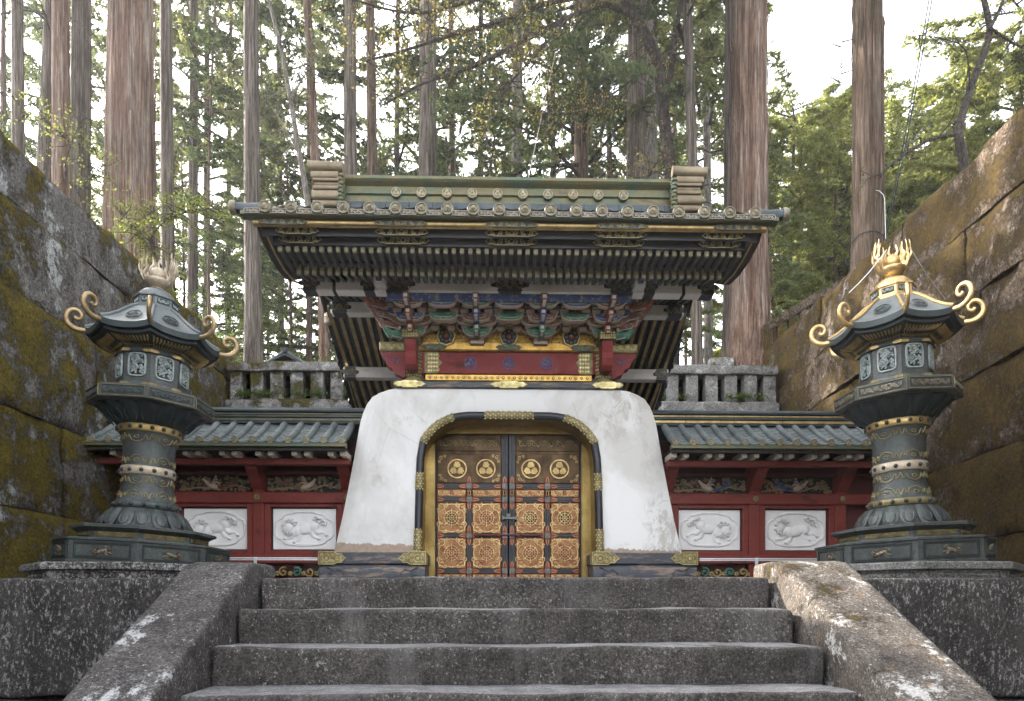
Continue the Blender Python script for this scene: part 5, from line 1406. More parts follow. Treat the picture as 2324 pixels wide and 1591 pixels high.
def lantern(label,loc,gold_fin,curl_m,gold2,flip,lean,sc=(1,1,1)):
    t=thing('bronze_lantern',label,'lantern',loc,raw=True)
    L=Vector(loc); up=1.0
    def P(name,key,build,mats,parent=None,off=(0,0,0),rz=0,rot=None,sm=None):
        o=put(name,lm(key,build,mats,sm,up),parent or t,L+Vector((off[0]*up,off[1]*up,off[2])),rot if rot is not None else (0,0,rz),raw=True); return o
    B=P('base',"base",b_base,'bronze')
    for k in range(8):
        a=k*math.pi/4; d=.665
        q=(d*math.sin(a),-d*math.cos(a),.105)
        P('base_panel','panel_frame',b_frame,'dark_bronze',B,q,a)
        o=P('animal_relief','animal',animal,'animal_bronze',B,(q[0],q[1],.098),a,None,60)
        if (k+flip)%2: o.scale=(-1,1,1)
    B=P('stepped_tier','tier',b_tier,'bronze')
    for k in range(8):
        a=k*math.pi/4; P('carved_strip','strip',b_strip,'dim_gilding',B,(.490*math.sin(a),-.490*math.cos(a),.254),a)
    B=P('lotus_foot','lotus',b_lotus,'bronze',sm=60)
    for k in range(16): P('petal','petal',b_petal,'bronze',B,(0,0,0),k*math.pi/8,None,60)
    B=P('shaft','shaft',b_shaft,'bronze',sm=50)
    for z,rise in ((.60,True),(.800,False),(.912,True),(1.175,False)):
        P('cloud_outline','cloud%.3f'%z,b_cloud(rise,z),'dim_gilding',B,(0,0,z),0,None,60)
    for (r,z0,z1,mt,nb) in ((.262,.515,.580,'bronze' if not gold2 else 'dim_gilding',16),(.219,.812,.900,'weathered_pale_bronze',14),(.256,1.190,1.264,'old_gold',18)):
        Q=P('band','band%.2f%s'%(z0,mt),b_ring(r,z0,z1),mt,sm=50)
        for k in range(nb):
            a=2*math.pi*k/nb; P('boss','boss',b_boss,'dark_bronze',Q,((r+.010)*math.cos(a),(r+.010)*math.sin(a),(z0+z1)/2),0,None,60)
    L=L+Vector((0,0,-.125)); up=US
    B=P('lotus_bowl','bowl',b_bowl,'dark_bronze',sm=60)
    for k in range(16): P('petal','bpetal',b_bpetal,'dark_bronze',B,(0,0,0),k*math.pi/8,None,60)
    B=P('platform','plat',b_plat,'bronze')
    for k in range(8):
        a=k*math.pi/4; d=.5225; q=(d*math.sin(a),-d*math.cos(a),1.600)
        P('panel_frame','pframe',b_pframe,['dark_bronze','dim_gilding'],B,q,a); P('carved_panel','pcarve',b_pcarve,['dark_bronze','animal_bronze' if gold2 else 'bronze'],B,q,a,None,50) if not gold2 else P('carved_panel','pcarve2',b_pcarve,['dark_bronze','animal_bronze'],B,q,a,None,50)
    B=P('fire_box','box',b_box,'bronze')
    for k in range(8):
        a=k*math.pi/4; d=.3005
        P('openwork_window','win',b_win,['openwork_bronze','black_lacquer'],B,(d*math.sin(a),-d*math.cos(a),1.885),a,None,50)
        b=a+math.pi/8
        for z,f,mt in ((2.006,.648,'old_gold'),(2.063,.676,'old_gold'),(1.715,.652,'dim_gilding'),(1.678,.722,'dim_gilding')):
            r=f/2/C8; P('corner_plate','gp'+mt,b_gplate,mt,B,(r*math.sin(b),-r*math.cos(b),z),b)
    B=P('roof','roof',b_roof,['skylit_bronze','dark_bronze'],sm=40)
    for k in range(8):
        a=k*math.pi/4
        P('gilded_ribs','ribs',b_ribs,'old_gold',B,(0,0,0),a,None,60)
        P('corner_curl','curl'+curl_m,b_curl,curl_m,B,(0,0,0),a,None,60)
        P('hip_roll','hip'+curl_m,b_hip,'skylit_bronze' if curl_m!='bright_gold' else 'old_gold',B,(0,0,0),a,None,60)
        P('roof_crest','rcrest',b_rcrest,'bronze',B,(0,0,0),a,None,40)
    P('neck','neck'+gold_fin,b_neck,['skylit_bronze' if gold_fin!='bright_gold' else 'bright_gold','dark_bronze','openwork_bronze'],sm=40)
    B=P('finial','fin'+gold_fin,b_fin,gold_fin,sm=50)
    for k in (-4,-3,-2,-1,0,1,2,3,4):
        a=math.pi+k*.43; o=P('flame','flame'+gold_fin,b_flame,gold_fin,B,(0,0,0),a,None,60)
        if k%2: o.scale=(-1,1,1)
    t.rotation_euler=(0,lean,0); t.scale=sc
    return t
LL=(-3.375,7.36*YS,.125); LR=(3.51,7.08*YS,.130)
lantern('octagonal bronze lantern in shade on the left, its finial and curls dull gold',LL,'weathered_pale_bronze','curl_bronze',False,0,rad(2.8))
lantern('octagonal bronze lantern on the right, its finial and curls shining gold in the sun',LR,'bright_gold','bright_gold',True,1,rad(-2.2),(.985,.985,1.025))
# stone plinths under them
def plinth(label,loc,mt,f=1.74):
    t=thing('lantern_plinth',label,'plinth',(loc[0],loc[1],0),raw=True)
    x,y,_=loc
    mb=MB(); mb.M=T(x,y,0); octs(mb,[(f-.10,-.02),(f-.10,.055),(f-.06,.06),(f,.07),(f,.118),(f-.03,.127),(f-.4,.1285)]); obj('plinth_block',mb,mt,t,raw=True)
    for k in range(8):
        a=k*math.pi/4; mb=MB(); d=(f-.10)/2; mb.M=T(x+d*math.sin(a),y-d*math.cos(a),.022,rz=a); w=.56
        mb.ribbon([(-w/2,-.03),(w/2,-.03),(w/2,.03),(-w/2,.03)],.016,-.014,.004,0,True)
        rr=random.Random(k)
        for q in range(10): mb.ball((-.23+.05*q,-.002,rr.uniform(-.012,.012)),(.022,.012,.014),6,4)
        obj('carved_panel',mb,mt,t,raw=True)
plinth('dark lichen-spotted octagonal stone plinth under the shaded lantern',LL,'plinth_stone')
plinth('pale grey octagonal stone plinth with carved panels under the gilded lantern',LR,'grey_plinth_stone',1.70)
# bracing wires on the right lantern
for i,(p,q,lab) in enumerate((((LR[0]+.0,LR[1]-.10,2.95),(LR[0]+.50,LR[1]+.17,2.62),'thin pale wire tied from the gold finial to the right hand curl'),((LR[0]-.21,LR[1]-.10,2.93),(LR[0]-.60,LR[1]-.20,2.50),'thin pale wire tied from the gold finial to the left hand curl'))):
    p,q=Vector(p),Vector(q); mb=MB(); mb.tube([p.lerp(q,k/8)+Vector((0,0,-.02*math.sin(math.pi*k/8)+.004*math.sin(k*3.1))) for k in range(9)],.0045,5)
    tag(obj('wire',mb,'aluminium',raw=True),lab,'wire')
# ------------------------------------------------------------------ trees
def trunk_mesh(name,H,r0,r1,m,seed,seg=28,rings=26,flare=.5,ridge=.05,bend=0.0,bend2=0.0,knots=0,stubs=False):
    rr=random.Random(seed); mb=MB(); V=[]; ph=[rr.uniform(0,6.28) for _ in range(6)]
    from mathutils import noise as mn
    for i in range(rings+1):
        t=(i/rings)**1.35; z=H*t-.5
        r=r0+(r1-r0)*t
        r*=1+flare*math.exp(-max(z,0)/(r0*2.6))
        cx=bend*math.sin(t*2.4+ph[0])*t+bend2*t; cy=bend*.6*math.sin(t*3+ph[1])*t
        for k in range(seg):
            a=2*math.pi*k/seg
            d=mn.noise(Vector((math.cos(a)*2.2,math.sin(a)*2.2,z*.10+seed)))*.9+mn.noise(Vector((math.cos(a)*5.5,math.sin(a)*5.5,z*.22+seed*2)))*.9
            lob=math.cos(5*a+ph[2])*flare*.16*math.exp(-max(z,0)/(r0*3))
            q=r*(1+ridge*d+lob)
            V.append((cx+q*math.cos(a),cy+q*math.sin(a),z))
    mb.add(V,[(i*seg+k,i*seg+(k+1)%seg,(i+1)*seg+(k+1)%seg,(i+1)*seg+k) for i in range(rings) for k in range(seg)])
    if stubs:
        for j in range(14):
            a=rr.uniform(0,6.28); z=rr.uniform(3,13); t=(z+.5)/H; r=r0+(r1-r0)*t; l=rr.uniform(.15,.8); o=Vector((math.cos(a),math.sin(a),rr.uniform(-.3,.3)))
            b=Vector((bend*math.sin(t*2.4+ph[0])*t+bend2*t,0,z)); mb.tube([b+o*r*.8,b+o*(r+l*.5),b+o*(r+l)+Vector((0,0,-.08*l))],[.022,.014,.005],5)
    for j in range(knots):
        a=rr.uniform(-2.4,-.7); z=rr.uniform(4,11); t=(z+.5)/H; r=r0+(r1-r0)*t
        mb.ball((r*.97*math.cos(a),r*.97*math.sin(a),z),(.10,.10,.16),8,6)
    return mesh(name,mb,m,70,raw=True)
def quads_mesh(name,C,D,Wd,L,wid,m,sc=False):
    """leaf faces: centres C, directions D, side vectors Wd, lengths and widths"""
    n=len(C); v=np.empty((n,4,3),np.float32)
    v[:,0]=C-D*L[:,None]*.5; v[:,1]=C+Wd*wid[:,None]*.5-D*L[:,None]*.08; v[:,2]=C+D*L[:,None]*.5; v[:,3]=C-Wd*wid[:,None]*.5-D*L[:,None]*.08
    if sc: v[:,:,1]+=C[:,None,1]*(YS-1)
    me=bpy.data.meshes.new(name)
    me.vertices.add(n*4); me.vertices.foreach_set('co',v.ravel())
    me.loops.add(n*4); me.loops.foreach_set('vertex_index',np.arange(n*4,dtype=np.int32))
    me.polygons.add(n); me.polygons.foreach_set('loop_start',np.arange(0,n*4,4,dtype=np.int32))
    me.update(calc_edges=True); me.materials.append(MAT[m]); me.validate(); return me
def unit(a): return a/np.maximum(np.linalg.norm(a,axis=1,keepdims=True),1e-6)
def cedar_crown(key,seed,H,z0,L,nb,m,droop=.35,up=.25,tw=7.5,k=10,leafL=(.16,.32),leafW=(.045,.085),tip=.30):
    g=np.random.default_rng(seed); Cs=[];Ds=[]; br=MB()
    for i in range(nb):
        u=((i+g.random())/nb)**1.05; z=z0+(H-z0)*u; az=g.random()*6.283; ln=(L*(1-(1-tip)*u))*(.55+.6*g.random())
        o=np.array([math.cos(az),math.sin(az),0]); sd=np.array([-math.sin(az),math.cos(az),0])
        dr=droop*(.6+.8*g.random()); uu=up*(.4+g.random())
        def P(t): return o*ln*t+np.array([0,0,z+ln*(uu*t-dr*t*t)])+sd*ln*.10*math.sin(t*3+i)
        br.tube([tuple(P(t)) for t in (0,.3,.6,.85,1)],[.045*ln/3,.032*ln/3,.02*ln/3,.011,.005],4,0,False)
        nt=max(6,int(ln*tw))
        for q in range(nt):
            t=.18+.82*(q+g.random())/nt; p=P(t); side=1 if q%2 else -1
            tl=(.35+.55*g.random())*(1.15-.6*t)*min(1.2,ln*.35)
            d=o*(.55+.3*g.random())+sd*side*(.8*g.random()+.25)+np.array([0,0,-.25+.45*(g.random()-.5)])
            d/=np.linalg.norm(d)
            s=(np.arange(k)+g.random(k))/k
            c=p+d*(tl*s)[:,None]+np.array([0,0,-.12])*(tl*s*s)[:,None]+g.normal(0,.045,(k,3))
            Cs.append(c); Ds.append(d*.8+g.normal(0,.55,(k,3))+np.array([0,0,.10]))
    C=np.concatenate(Cs); D=unit(np.concatenate(Ds)); n=len(C)
    Wd=unit(np.cross(D,g.normal(0,1,(n,3))))
    le=quads_mesh(key,C,D,Wd,g.uniform(*leafL,n),g.uniform(*leafW,n),m)
    return le,mesh(key+'_limbs',br,'twig_bark',180,raw=True)
CR={}
CR['high']=cedar_crown('high_crown',1,27,12.5,3.6,64,'cedar_needles',k=14)
CR['mid']=cedar_crown('mid_crown',2,24,7.5,3.3,54,'cedar_needles',k=14)
CR['low']=cedar_crown('low_crown',3,18,1.2,3.0,70,'dark_cedar_needles',k=14)
CR['dark']=cedar_crown('dark_crown',4,24,4.5,3.6,62,'dark_cedar_needles',k=14)
CR['sunny']=cedar_crown('sunny_crown',5,19,1.5,4.9,150,'sunny_needles',droop=.12,up=.40,k=22,tw=9,leafL=(.15,.30),leafW=(.05,.095),tip=.62)
CR['pale']=cedar_crown('pale_crown',6,17,1.0,3.0,84,'pale_green_leaves',k=18)
TK={}; CH={'high':99,'mid':24,'low':18,'dark':24,'sunny':19,'pale':17}
def tree(name,label,px,py,Y,wpx,crown,bark_,H=26,group=None,seed=1,lean=0.0,bend=.0,big=False,rz=None,cs=1.0,flare=.45,knots=0,zoff=None):
    """px,py: where its foot meets the ground in the layout sketch; Y: depth; wpx: trunk width there"""
    p=at(px,py,Y); p.z=hill(p.x,p.y) if zoff is None else zoff
    r=wpx*Y/1807/2
    H=min(H,CH[crown]*cs*.98)
    t=thing(name,label,'tree',tuple(p),group)
    if big:
        me=trunk_mesh('trunk',H,r,r*.55,bark_,seed,84,60,flare,.075,bend,lean,knots)
    else:
        key=(round(r/.04),bark_,seed%3,round(lean,1),round(H/4),round(bend,1))
        if key not in TK: TK[key]=trunk_mesh('trunk',H,r,r*.4,bark_,seed,28,34,flare,.10,bend or .22,lean,knots,True)
        me=TK[key]
    a=rz if rz is not None else R.uniform(0,6.28)
    if big:
        rr=random.Random(seed); mb=MB()
        for k in range(150):
            q=rr.uniform(0,6.28); z=rr.uniform(.2,13); l=rr.uniform(.4,2.2); w=rr.uniform(.012,.035)*(r/.45); n=6; V=[]
            lift=rr.uniform(.01,.05)
            for i in range(n+1):
                u=i/n; zz=z+l*u; t_=((zz+.5)/H); rr_=(r+(r*.55-r)*t_)*(1+flare*math.exp(-max(zz,0)/(r*2.6)))*1.015+lift*u*u*rr.choice((.3,1))
                cx=lean*t_**(1/1.0); qq=q+.03*math.sin(u*5+k)
                for d,e in ((-1,0),(0,.012),(1,0)):
                    an=qq+d*w*(1-.6*u*u)/rr_; V.append((cx+(rr_+e)*math.cos(an),(rr_+e)*math.sin(an),zz))
            mb.add(V,[(i*3+j,i*3+j+1,i*3+j+4,i*3+j+3) for i in range(n) for j in range(2)])
        put('peeling_bark',mesh('peeling_bark',mb,bark_,60,raw=True),t,tuple(p),(0,0,0 if (lean or bend) else a))
    put('trunk',me,t,tuple(p),(0,0,0 if (lean or bend) else a))
    le,li=CR[crown]; s=cs
    q=Vector((p.x+lean*.7,p.y,p.z))
    put('crown',le,t,tuple(q),(0,0,a),s); put('limbs',li,t,tuple(q),(0,0,a),s)
    return t
NB='forest cedars behind the gate'
tree('cedar_tree','huge reddish cedar trunk with peeling bark behind the left lantern',300,620,15.2,103,'high','red_bark',30,seed=3,big=True,flare=.35)
tree('cedar_tree','huge twin-stemmed reddish cedar at the right of the gate roof, dark knots on its bark',1703,815,16.4,80,'high','red_bark',30,seed=8,big=True,flare=.55,knots=4)
tree('cedar_tree','grey cedar stem pressed against the left side of the huge right trunk',1668,800,17.3,52,'high','grey_bark',28,seed=9)
tree('cedar_tree','straight brown cedar trunk rising behind the right retaining wall',1972,640,13.2,66,'high','brown_bark',28,seed=12,big=True,flare=.35,knots=1)
tree('cedar_tree','slender dark cedar just right of the huge left trunk',386,640,17.5,31,'high','grey_bark',26,seed=4)
tree('cedar_tree','thin grey trunk standing farthest left in the photo',50,420,16.5,27,'high','grey_bark',26,seed=5,lean=.1)
tree('cedar_tree','leaning dark trunk, second from the left edge',92,440,16.0,36,'high','grey_bark',26,seed=6,lean=1.2)
tree('cedar_tree','left stem of the close pair of trunks near the left edge',143,500,15.5,38,'high','red_bark',26,seed=7)
tree('cedar_tree','broader right stem of the close pair of trunks near the left edge',181,520,16.2,46,'high','grey_bark',27,seed=8)
tree('cedar_tree','tall straight grey trunk left of the gate roof',577,790,19.0,37,'high','grey_bark',27,seed=2)
tree('cedar_tree','pale slender trunk between the two dark ones left of the gate',435,700,24,24,'mid','grey_bark',26,seed=5)
tree('cedar_tree','reddish leaning trunk above the left end of the roof ridge',740,640,21,22,'high','red_bark',27,seed=10,lean=-1.1)
tree('cedar_tree','straight trunk above the left part of the roof ridge, left of a pair',800,620,20,31,'high','grey_bark',27,seed=3)
tree('cedar_tree','slightly leaning trunk above the left part of the roof ridge, right of a pair',850,620,21,26,'high','brown_bark',27,seed=4,lean=-.5)
tree('cedar_tree','stout grey trunk rising above the ridge left of centre',968,620,19.5,46,'high','grey_bark',28,seed=6,flare=.2)
tree('cedar_tree','pale bare trunk rising above the middle of the ridge',1172,620,22,28,'high','pale_bark',28,seed=7,flare=.2)
tree('cedar_tree','thin faint trunk left of the pale one above the ridge',1095,620,27,17,'mid','grey_bark',26,seed=8)
tree('cedar_tree','dark cedar with dense foliage right of the ridge centre',1319,640,20,38,'dark','brown_bark',26,seed=2,rz=.5)
tree('cedar_tree','stout grey trunk above the right part of the ridge',1442,620,18.5,52,'high','grey_bark',28,seed=11,flare=.2)
tree('cedar_tree','narrow pale-edged trunk beside the stout one above the right part of the ridge',1482,620,20,32,'mid','pale_bark',27,seed=5,flare=.2)
tree('cedar_tree','thin sunlit trunk behind the right end of the ridge',1608,700,24,21,'mid','pale_bark',26,seed=9)
tree('cedar_tree','crooked grey trunk low behind the right end of the gate eaves',1585,815,16.6,26,'mid','grey_bark',22,seed=7,lean=-.6)
# filler trees
def rows(lst,name,lab,group,cat,barks,crowns,H=(20,26)):
    for i,(px,Y,w,cs) in enumerate(lst):
        tree(name,lab,px,700,Y,w,crowns[i%len(crowns)],barks[i%len(barks)],R.uniform(*H),group,seed=i,cs=cs*R.uniform(.92,1.08))
rows([(470,27,17,1),(520,31,15,1),(640,28,16,.95),(700,25,15,1),(905,27,16,1),(1030,27,18,1.05),(1255,29,18,1),(1385,28,18,1.0),(1535,28,17,1),(20,24,18,1),(250,30,16,1),(120,30,14,1.1),(330,33,14,1.1),(590,36,13,1.1),(780,34,13,1.1),(1200,38,13,1.1),(1460,36,14,1.1),(1560,40,12,1.2)],
     'cedar_tree','slender cedar standing deeper in the wood behind the gate','trees deep in the wood','tree',['grey_bark','brown_bark'],['mid','dark','mid','low'])
rows([(560,24,10,.55),(660,26,9,.5),(740,28,9,.6),(480,22,9,.5),(420,29,9,.7),(610,31,9,.75),(1130,26,9,.7),(1390,24,9,.65),(1520,22,9,.55),(900,30,9,.7),(1020,33,9,.8),(1290,31,9,.75)],
     'young_cedar','small bushy young evergreen in the undergrowth behind the gate','undergrowth evergreens','tree',['brown_bark'],['pale','low','pale','dark'],(9,12))
SUNNY=[(1790,27,'pale golden evergreen just right of the gate roof corner',.70),(1855,33,'tall golden-topped evergreen left of the straight brown trunk',.90),(1910,23,'rounded yellow-green evergreen low beside the straight brown trunk',.50),(2055,30,'broad golden evergreen right of the straight brown trunk',.80),(2140,34,'distant golden evergreen behind the bare leaning branch',.84),(2310,24,'bright yellow evergreen at the right edge above the stone wall',.78),(1760,22,'green bushy evergreen at the foot of the gate roof corner',.55),(2000,38,'hazy far evergreen on the skyline behind the straight brown trunk',.93),(1960,28,'low green evergreen directly behind the straight brown trunk',.62),(2220,28,'low golden evergreen peeping over the right wall',.62)]
for i,(px,Y,lab,cs) in enumerate(SUNNY):
    tree('evergreen_tree',lab,px,700,Y,16,'sunny' if i not in (6,) else 'pale','brown_bark',17,'sunlit evergreens on the right',seed=i,cs=cs,zoff=min(3.2,hill(at(px,700,Y).x,Y)))
# ------------------------------------------------------------------ bare deciduous trees
def bare_tree(name,label,paths,bark_,bud=None,nb=40,seed=1,budsz=.07,group=None,twl=1.0,spread=.22,bper=5):
    """paths: list of (points, start radius, end radius); twigs and buds grow off them"""
    rr=random.Random(seed); base=paths[0][0][0]
    t=thing(name,label,'tree',tuple(base),group)
    g=np.random.default_rng(seed); mt=MB(); LM=[]; Bc=[]
    def smooth(P,k=5):
        o=[]
        for i in range(len(P)-1):
            a=P[max(i-1,0)];b=P[i];c=P[i+1];d=P[min(i+2,len(P)-1)]
            for j in range(k):
                u=j/k; o.append(.5*((2*b)+(c-a)*u+(2*a-5*b+4*c-d)*u*u+(3*b-a-3*c+d)*u**3))
        return o+[P[-1]]
    for i,(P,r0,r1) in enumerate(paths):
        Q=smooth([Vector(p) for p in P]); n=len(Q)
        ml=mt if i==0 else MB()
        if i: LM.append(ml)
        ml.tube(Q,[r0+(r1-r0)*(j/(n-1)) for j in range(n)],10 if i==0 else 7)
        m=int(nb*(1 if i else .35))
        for k in range(m):
            j=rr.randint(int(n*.2),n-1); p=Q[j]; d=Vector((rr.gauss(0,1),rr.gauss(0,.8),rr.gauss(.2,.6))).normalized(); l=twl*rr.uniform(.3,1.0)
            pts=[p]; 
            for q in range(4):
                d=(d+Vector((rr.gauss(0,.3),rr.gauss(0,.3),rr.gauss(-.03,.22)))).normalized(); pts.append(pts[-1]+d*l*.3)
            ml.tube(pts,[.012,.009,.007,.005,.003],4,0,False)
            for q in range(2,5):
                for _ in range(bper): Bc.append(pts[q]+Vector((rr.gauss(0,spread*.5),rr.gauss(0,spread*.5),rr.gauss(0,spread*.35))))
    put('trunk',mesh('trunk',mt,bark_,180),t,(0,0,0)); [put('limb',mesh('limb',q,bark_,180),t,(0,0,0)) for q in LM]
    if bud:
        C=np.array([tuple(p) for p in Bc]); n=len(C); D=unit(g.normal(0,1,(n,3))); Wd=unit(np.cross(D,g.normal(0,1,(n,3))))
        put('leaves',quads_mesh('leaves',C,D,Wd,g.uniform(budsz*.6,budsz*1.3,n),g.uniform(budsz*.4,budsz*.8,n),bud,True),t,(0,0,0))
def A(l,Y): return [at(x,y,Y+dy) for x,y,dy in l]
bare_tree('maple_tree','crooked budding tree whose long boughs cross above the roof ridge',[
    (A([(1528,640,0),(1520,400,0),(1505,250,.1),(1490,130,.1),(1440,40,0),(1405,-40,-.2),(1370,-160,-.4)],17.2),.15,.10),
    (A([(1505,250,0),(1525,150,.4),(1535,60,.7),(1560,-60,1)],17.2),.08,.05),
    (A([(1440,40,0),(1380,10,-.4),(1310,30,-.9),(1190,90,-1.3),(1075,150,-1.6),(960,190,-1.8),(870,240,-2)],17.2),.07,.02),
    (A([(1405,-20,0),(1250,5,-.6),(1130,50,-1),(1040,75,-1.4),(920,115,-1.8),(830,140,-2.2)],17.0),.06,.018),
    (A([(1330,-60,0),(1180,-25,-.6),(1040,10,-1),(960,30,-1.4),(890,25,-1.8),(800,0,-2.2)],16.6),.05,.015),
    (A([(1510,330,0),(1470,400,-.4),(1430,440,-.7),(1360,500,-1)],17.0),.03,.008),
    (A([(1300,30,-1),(1210,130,-1.4),(1150,200,-1.6),(1100,300,-1.8)],17.0),.03,.01),
    (A([(1490,130,0),(1420,190,-.5),(1330,250,-.8),(1230,260,-1.2)],17.2),.03,.01)],'twig_bark','yellow_buds',46,3,.055,None,1.1,.16,5)
bare_tree('bare_tree','dark bare tree leaning over the right retaining wall',[
    (A([(2195,420,0),(2188,350,0),(2180,290,0),(2205,200,.1),(2235,120,.1),(2250,60,.1),(2235,-20,.2),(2228,-120,.3)],13.4),.085,.04),
    (A([(2180,300,0),(2120,310,-.2),(2075,335,-.4),(2020,372,-.6),(2000,395,-.8)],13.4),.035,.014),
    (A([(2250,60,0),(2275,10,.2),(2300,-60,.3)],13.4),.035,.02),
    (A([(2255,60,0),(2300,90,.2),(2340,110,.4)],13.4),.025,.012),
    (A([(2205,200,0),(2195,110,-.3),(2150,85,-.4),(2090,75,-.6)],13.4),.014,.006)],'twig_bark','cedar_needles',12,5,.05,None,.6,.12,2)
bare_tree('slender_tree','pale slender leaning tree left of the roof, in front of the wood',[
    (A([(720,640,0),(700,470,0),(680,350,0),(660,230,.1),(640,120,.2),(610,0,.3),(590,-80,.4)],20.5),.085,.035),
    (A([(680,350,0),(640,280,.2),(600,220,.4)],20.5),.03,.01),(A([(660,230,0),(700,160,-.2),(735,120,-.4)],20.5),.03,.01)],'pale_bark','cedar_needles',26,6,.09,None,1.2,.3,5)
bare_tree('sapling','lime-leaved sapling in front of the huge left trunk',[
    (A([(400,660,0),(355,585,0),(345,545,0),(380,500,-.1),(420,470,-.2)],13.6),.022,.008),
    (A([(355,585,0),(310,520,.1),(280,490,.2)],13.6),.012,.005),(A([(380,500,0),(440,480,-.2),(485,475,-.3)],13.6),.010,.004),(A([(355,585,0),(350,520,0),(345,470,.1)],13.6),.010,.004)],'twig_bark','lime_leaves',26,8,.042,None,.55,.10,9)
bare_tree('sapling','sparse lime-budded sapling in front of the close pair of trunks',[
    (A([(195,500,0),(180,440,0),(150,400,0),(165,330,0),(195,260,0)],14.5),.02,.006),
    (A([(180,440,0),(215,400,0),(240,380,0)],14.5),.010,.004),(A([(165,330,0),(120,290,0),(90,250,0)],14.5),.010,.004)],'twig_bark','lime_leaves',22,9,.04,None,.6,.12,6)
# ------------------------------------------------------------------ small things
# guy cables from the brown trunk
pa=at(1990,480,13.2)
for i,(q,lab) in enumerate(((at(2117,-40,11.0),'left one of two dark guy cables running up from the straight brown trunk'),(at(2124,-40,11.0),'right one of two dark guy cables running up from the straight brown trunk'))):
    mb=MB(); n=10; s=pa+Vector((.03*i,-.25,-.6)); mb.tube([s.lerp(q,k/n)+Vector((0,0,-.15*math.sin(math.pi*k/n))) for k in range(n+1)],.009,5)
    tag(obj('cable',mb,'dark_bronze'),lab,'cable','guy cables')
c=at(1972,520,13.2)
mb=MB()
for k in range(2):
    z=c.z-.55+.25*k; pts=[]
    for q in range(21):
        a=2*math.pi*q/20; pts.append((c.x+.295*math.cos(a),c.y+.295*math.sin(a),z+.16*math.cos(a+2*k)))
    mb.tube(pts,.010,5,0,False)
tag(obj('cable_loop',mb,'dark_bronze'),'dark cable wound round the straight brown trunk','cable')
p=at(2014,600,12.6); q=at(2010,450,12.6)
mb=MB(); mb.tube([p,p.lerp(q,.5),q,q+Vector((-.02,0,.08)),q+Vector((-.09,0,.14)),q+Vector((-.14,0,.15))],.0042,6); tag(obj('hooked_pole',mb,'relief_white',None,60),'thin white hooked pole beside the straight brown trunk','pole')
# thin line rising from behind the ridge
p=at(1195,420,17); q=at(1262,110,17); mb=MB(); mb.tube([p,q],.010,5); tag(obj('rope',mb,'cream_wood'),'thin pale rope slanting up from the middle of the roof ridge','rope')
# small tiled roof in the undergrowth left of the gate
p=at(660,785,20.5); z=hill(p.x,p.y)
t=thing('small_shrine','small dark tiled shrine roof in the undergrowth left of the gate','shrine',(p.x,p.y,z))
mb=MB(); mb.box(p.x-.45,p.x+.45,p.y-.3,p.y+.3,z-.3,z+.25,0,.01); obj('wall',mb,'dark_wood',t)
mb=MB()
for s in (-1,1): mb.add([(p.x+s*0.0,p.y-.55,z+.62),(p.x+s*0.0,p.y+.55,z+.62),(p.x+s*.42,p.y+.55,z+.38),(p.x+s*.42,p.y-.55,z+.38),(p.x+s*.78,p.y+.55,z+.26),(p.x+s*.78,p.y-.55,z+.26),(p.x+s*.78,p.y-.55,z+.20),(p.x,p.y-.55,z+.54)],[(0,1,2,3),(3,2,4,5),(5,6,7,0,3)])
obj('roof',mb,'dark_copper_tile',t)
for s in (-1,1):
    for k in range(4):
        mb=MB(); y=p.y-.5+.33*k; mb.tube([(p.x+s*.05,y,z+.63),(p.x+s*.42,y,z+.40),(p.x+s*.80,y,z+.28)],.03,6); obj('tile_row',mb,'copper_tile',t,60)
mb=MB(); mb.tube([(p.x,p.y-.62,z+.66),(p.x,p.y+.6,z+.66)],.06,8); obj('ridge',mb,'dark_copper_tile',t,60)
# rounded stone marker right of the gate
p=at(1637,815,16.0); z=hill(p.x,p.y)
mb=MB(); rough_block(mb,p.x-.26,p.x+.26,p.y-.12,p.y+.12,z-.2,z+.62,(3,2,4),.10,.015,4); tag(obj('stone_marker',mb,'balustrade_stone',None,60),'rounded stone marker at the foot of the huge right trunk','stone')
# sloping stone fence behind the right wall
t=thing('sloping_fence','mossy stone rail fence climbing behind the right retaining wall','fence',tuple(at(1850,690,15.9)))
a,b=at(1735,742,15.7),at(1945,618,15.7)
a=Vector((a.x,15.75,a.z)); b=Vector((b.x,15.75,b.z))
d=b-a; ang=math.atan2(d.z,d.x)
mb=MB(); rough_block(mb,0,d.length,-.09,.09,-.10,.06,(12,2,2),.03,.012,2)
o=put('rail',mesh('rail',mb,'brown_wall_stone',60),t,tuple(a),(0,-ang,0))
for k in range(8):
    p=a.lerp(b,(k+.4)/8); mb=MB(); rough_block(mb,p.x-.06,p.x+.06,p.y-.07,p.y+.07,p.z-.7,p.z-.05,(2,2,2),.02,.008,k); obj('post',mb,'brown_wall_stone',t,60)
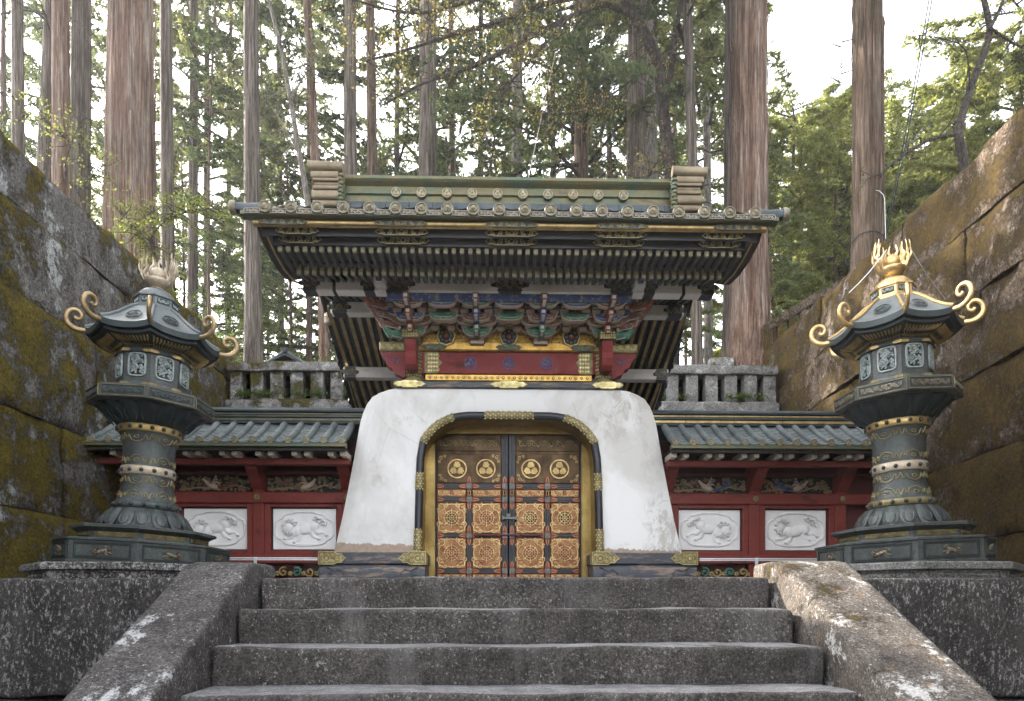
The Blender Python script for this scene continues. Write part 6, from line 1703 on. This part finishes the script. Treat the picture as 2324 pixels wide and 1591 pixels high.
# exposed roots and fallen brush on the back slopes
for i in range(16):
    rr=random.Random(i); s=-1 if i<9 else 1
    x=s*rr.uniform(2.6,4.9) if i%2 else s*rr.uniform(3.0,6.0); y=rr.uniform(15.4,20); z=hill(x,y)
    mb=MB(); l=rr.uniform(.5,1.4); a=rr.uniform(-.7,.7); mb.tube([(x-l*.5,y-a*l*.5,hill(x-l*.5,y-a*l*.5)+.02),(x,y,z+.08),(x+l*.5,y+a*l*.5,hill(x+l*.5,y+a*l*.5)+.03)],[.015,.03,.012],5)
    tag(obj('fallen_branch',mb,'twig_bark',None,60),'fallen branch lying on the bank left of the gate roof' if s<0 else 'fallen branch lying on the bank right of the gate roof','branch','fallen branches '+('left' if s<0 else 'right'))
# ground cover: ferns and weeds as one mass
g=np.random.default_rng(4); Cs=[];Ds=[]
def clump(x,y,z,n,sp,h):
    c=np.stack([g.normal(x,sp,n),g.normal(y,sp,n),z+g.random(n)*h],1); d=g.normal(0,.6,(n,3)); d[:,2]=np.abs(d[:,2])+.5
    Cs.append(c);Ds.append(d)
for k in range(60): x=g.uniform(-5.6,-2.4); y=g.uniform(15.0,22); clump(x,y,hill(x,y),40,.16,.16)
for k in range(40): x=g.uniform(2.4,5.4); y=g.uniform(15.0,20); clump(x,y,hill(x,y),30,.14,.14)
for k in range(16): x=g.uniform(-4.9,-2.7); clump(x,14.42,3.52,26,.07,.08)
for k in range(10): x=g.uniform(2.7,4.9); clump(x,14.42,3.52,22,.07,.07)
for k in range(110): x=-g.uniform(5.15,9); y=g.uniform(7,18); clump(x,y,hill(x,y)+.03,36,.15,.10)
for k in range(90): x=g.uniform(5.3,9); y=g.uniform(7,18); clump(x,y,hill(x,y)+.05,36,.15,.10)
C=np.concatenate(Cs);D=unit(np.concatenate(Ds));n=len(C)
o=put('ground_cover',quads_mesh('ground_cover',C,D,unit(np.cross(D,g.normal(0,1,(n,3)))),g.uniform(.08,.17,n),g.uniform(.012,.03,n),'fern_leaves',True))
tag(o,'low green weeds and ferns on the banks','weeds',None,'stuff')

# ------------------------------------------------------------------ the hazy air under the trees
mb=MB(); mb.box(-170,170,-70,170,-2.9,46)
hz=bpy.data.materials.new('haze'); hz.use_nodes=True; t_=hz.node_tree
t_.nodes.remove(t_.nodes['Principled BSDF']); pv=t_.nodes.new('ShaderNodeVolumePrincipled')
pv.inputs['Color'].default_value=(.96,.97,1.0,1); pv.inputs['Density'].default_value=HAZE; pv.inputs['Anisotropy'].default_value=.3
t_.links.new(pv.outputs[0],t_.nodes['Material Output'].inputs['Volume'])
tag(obj('haze',mb,hz,raw=True),kind='stuff')
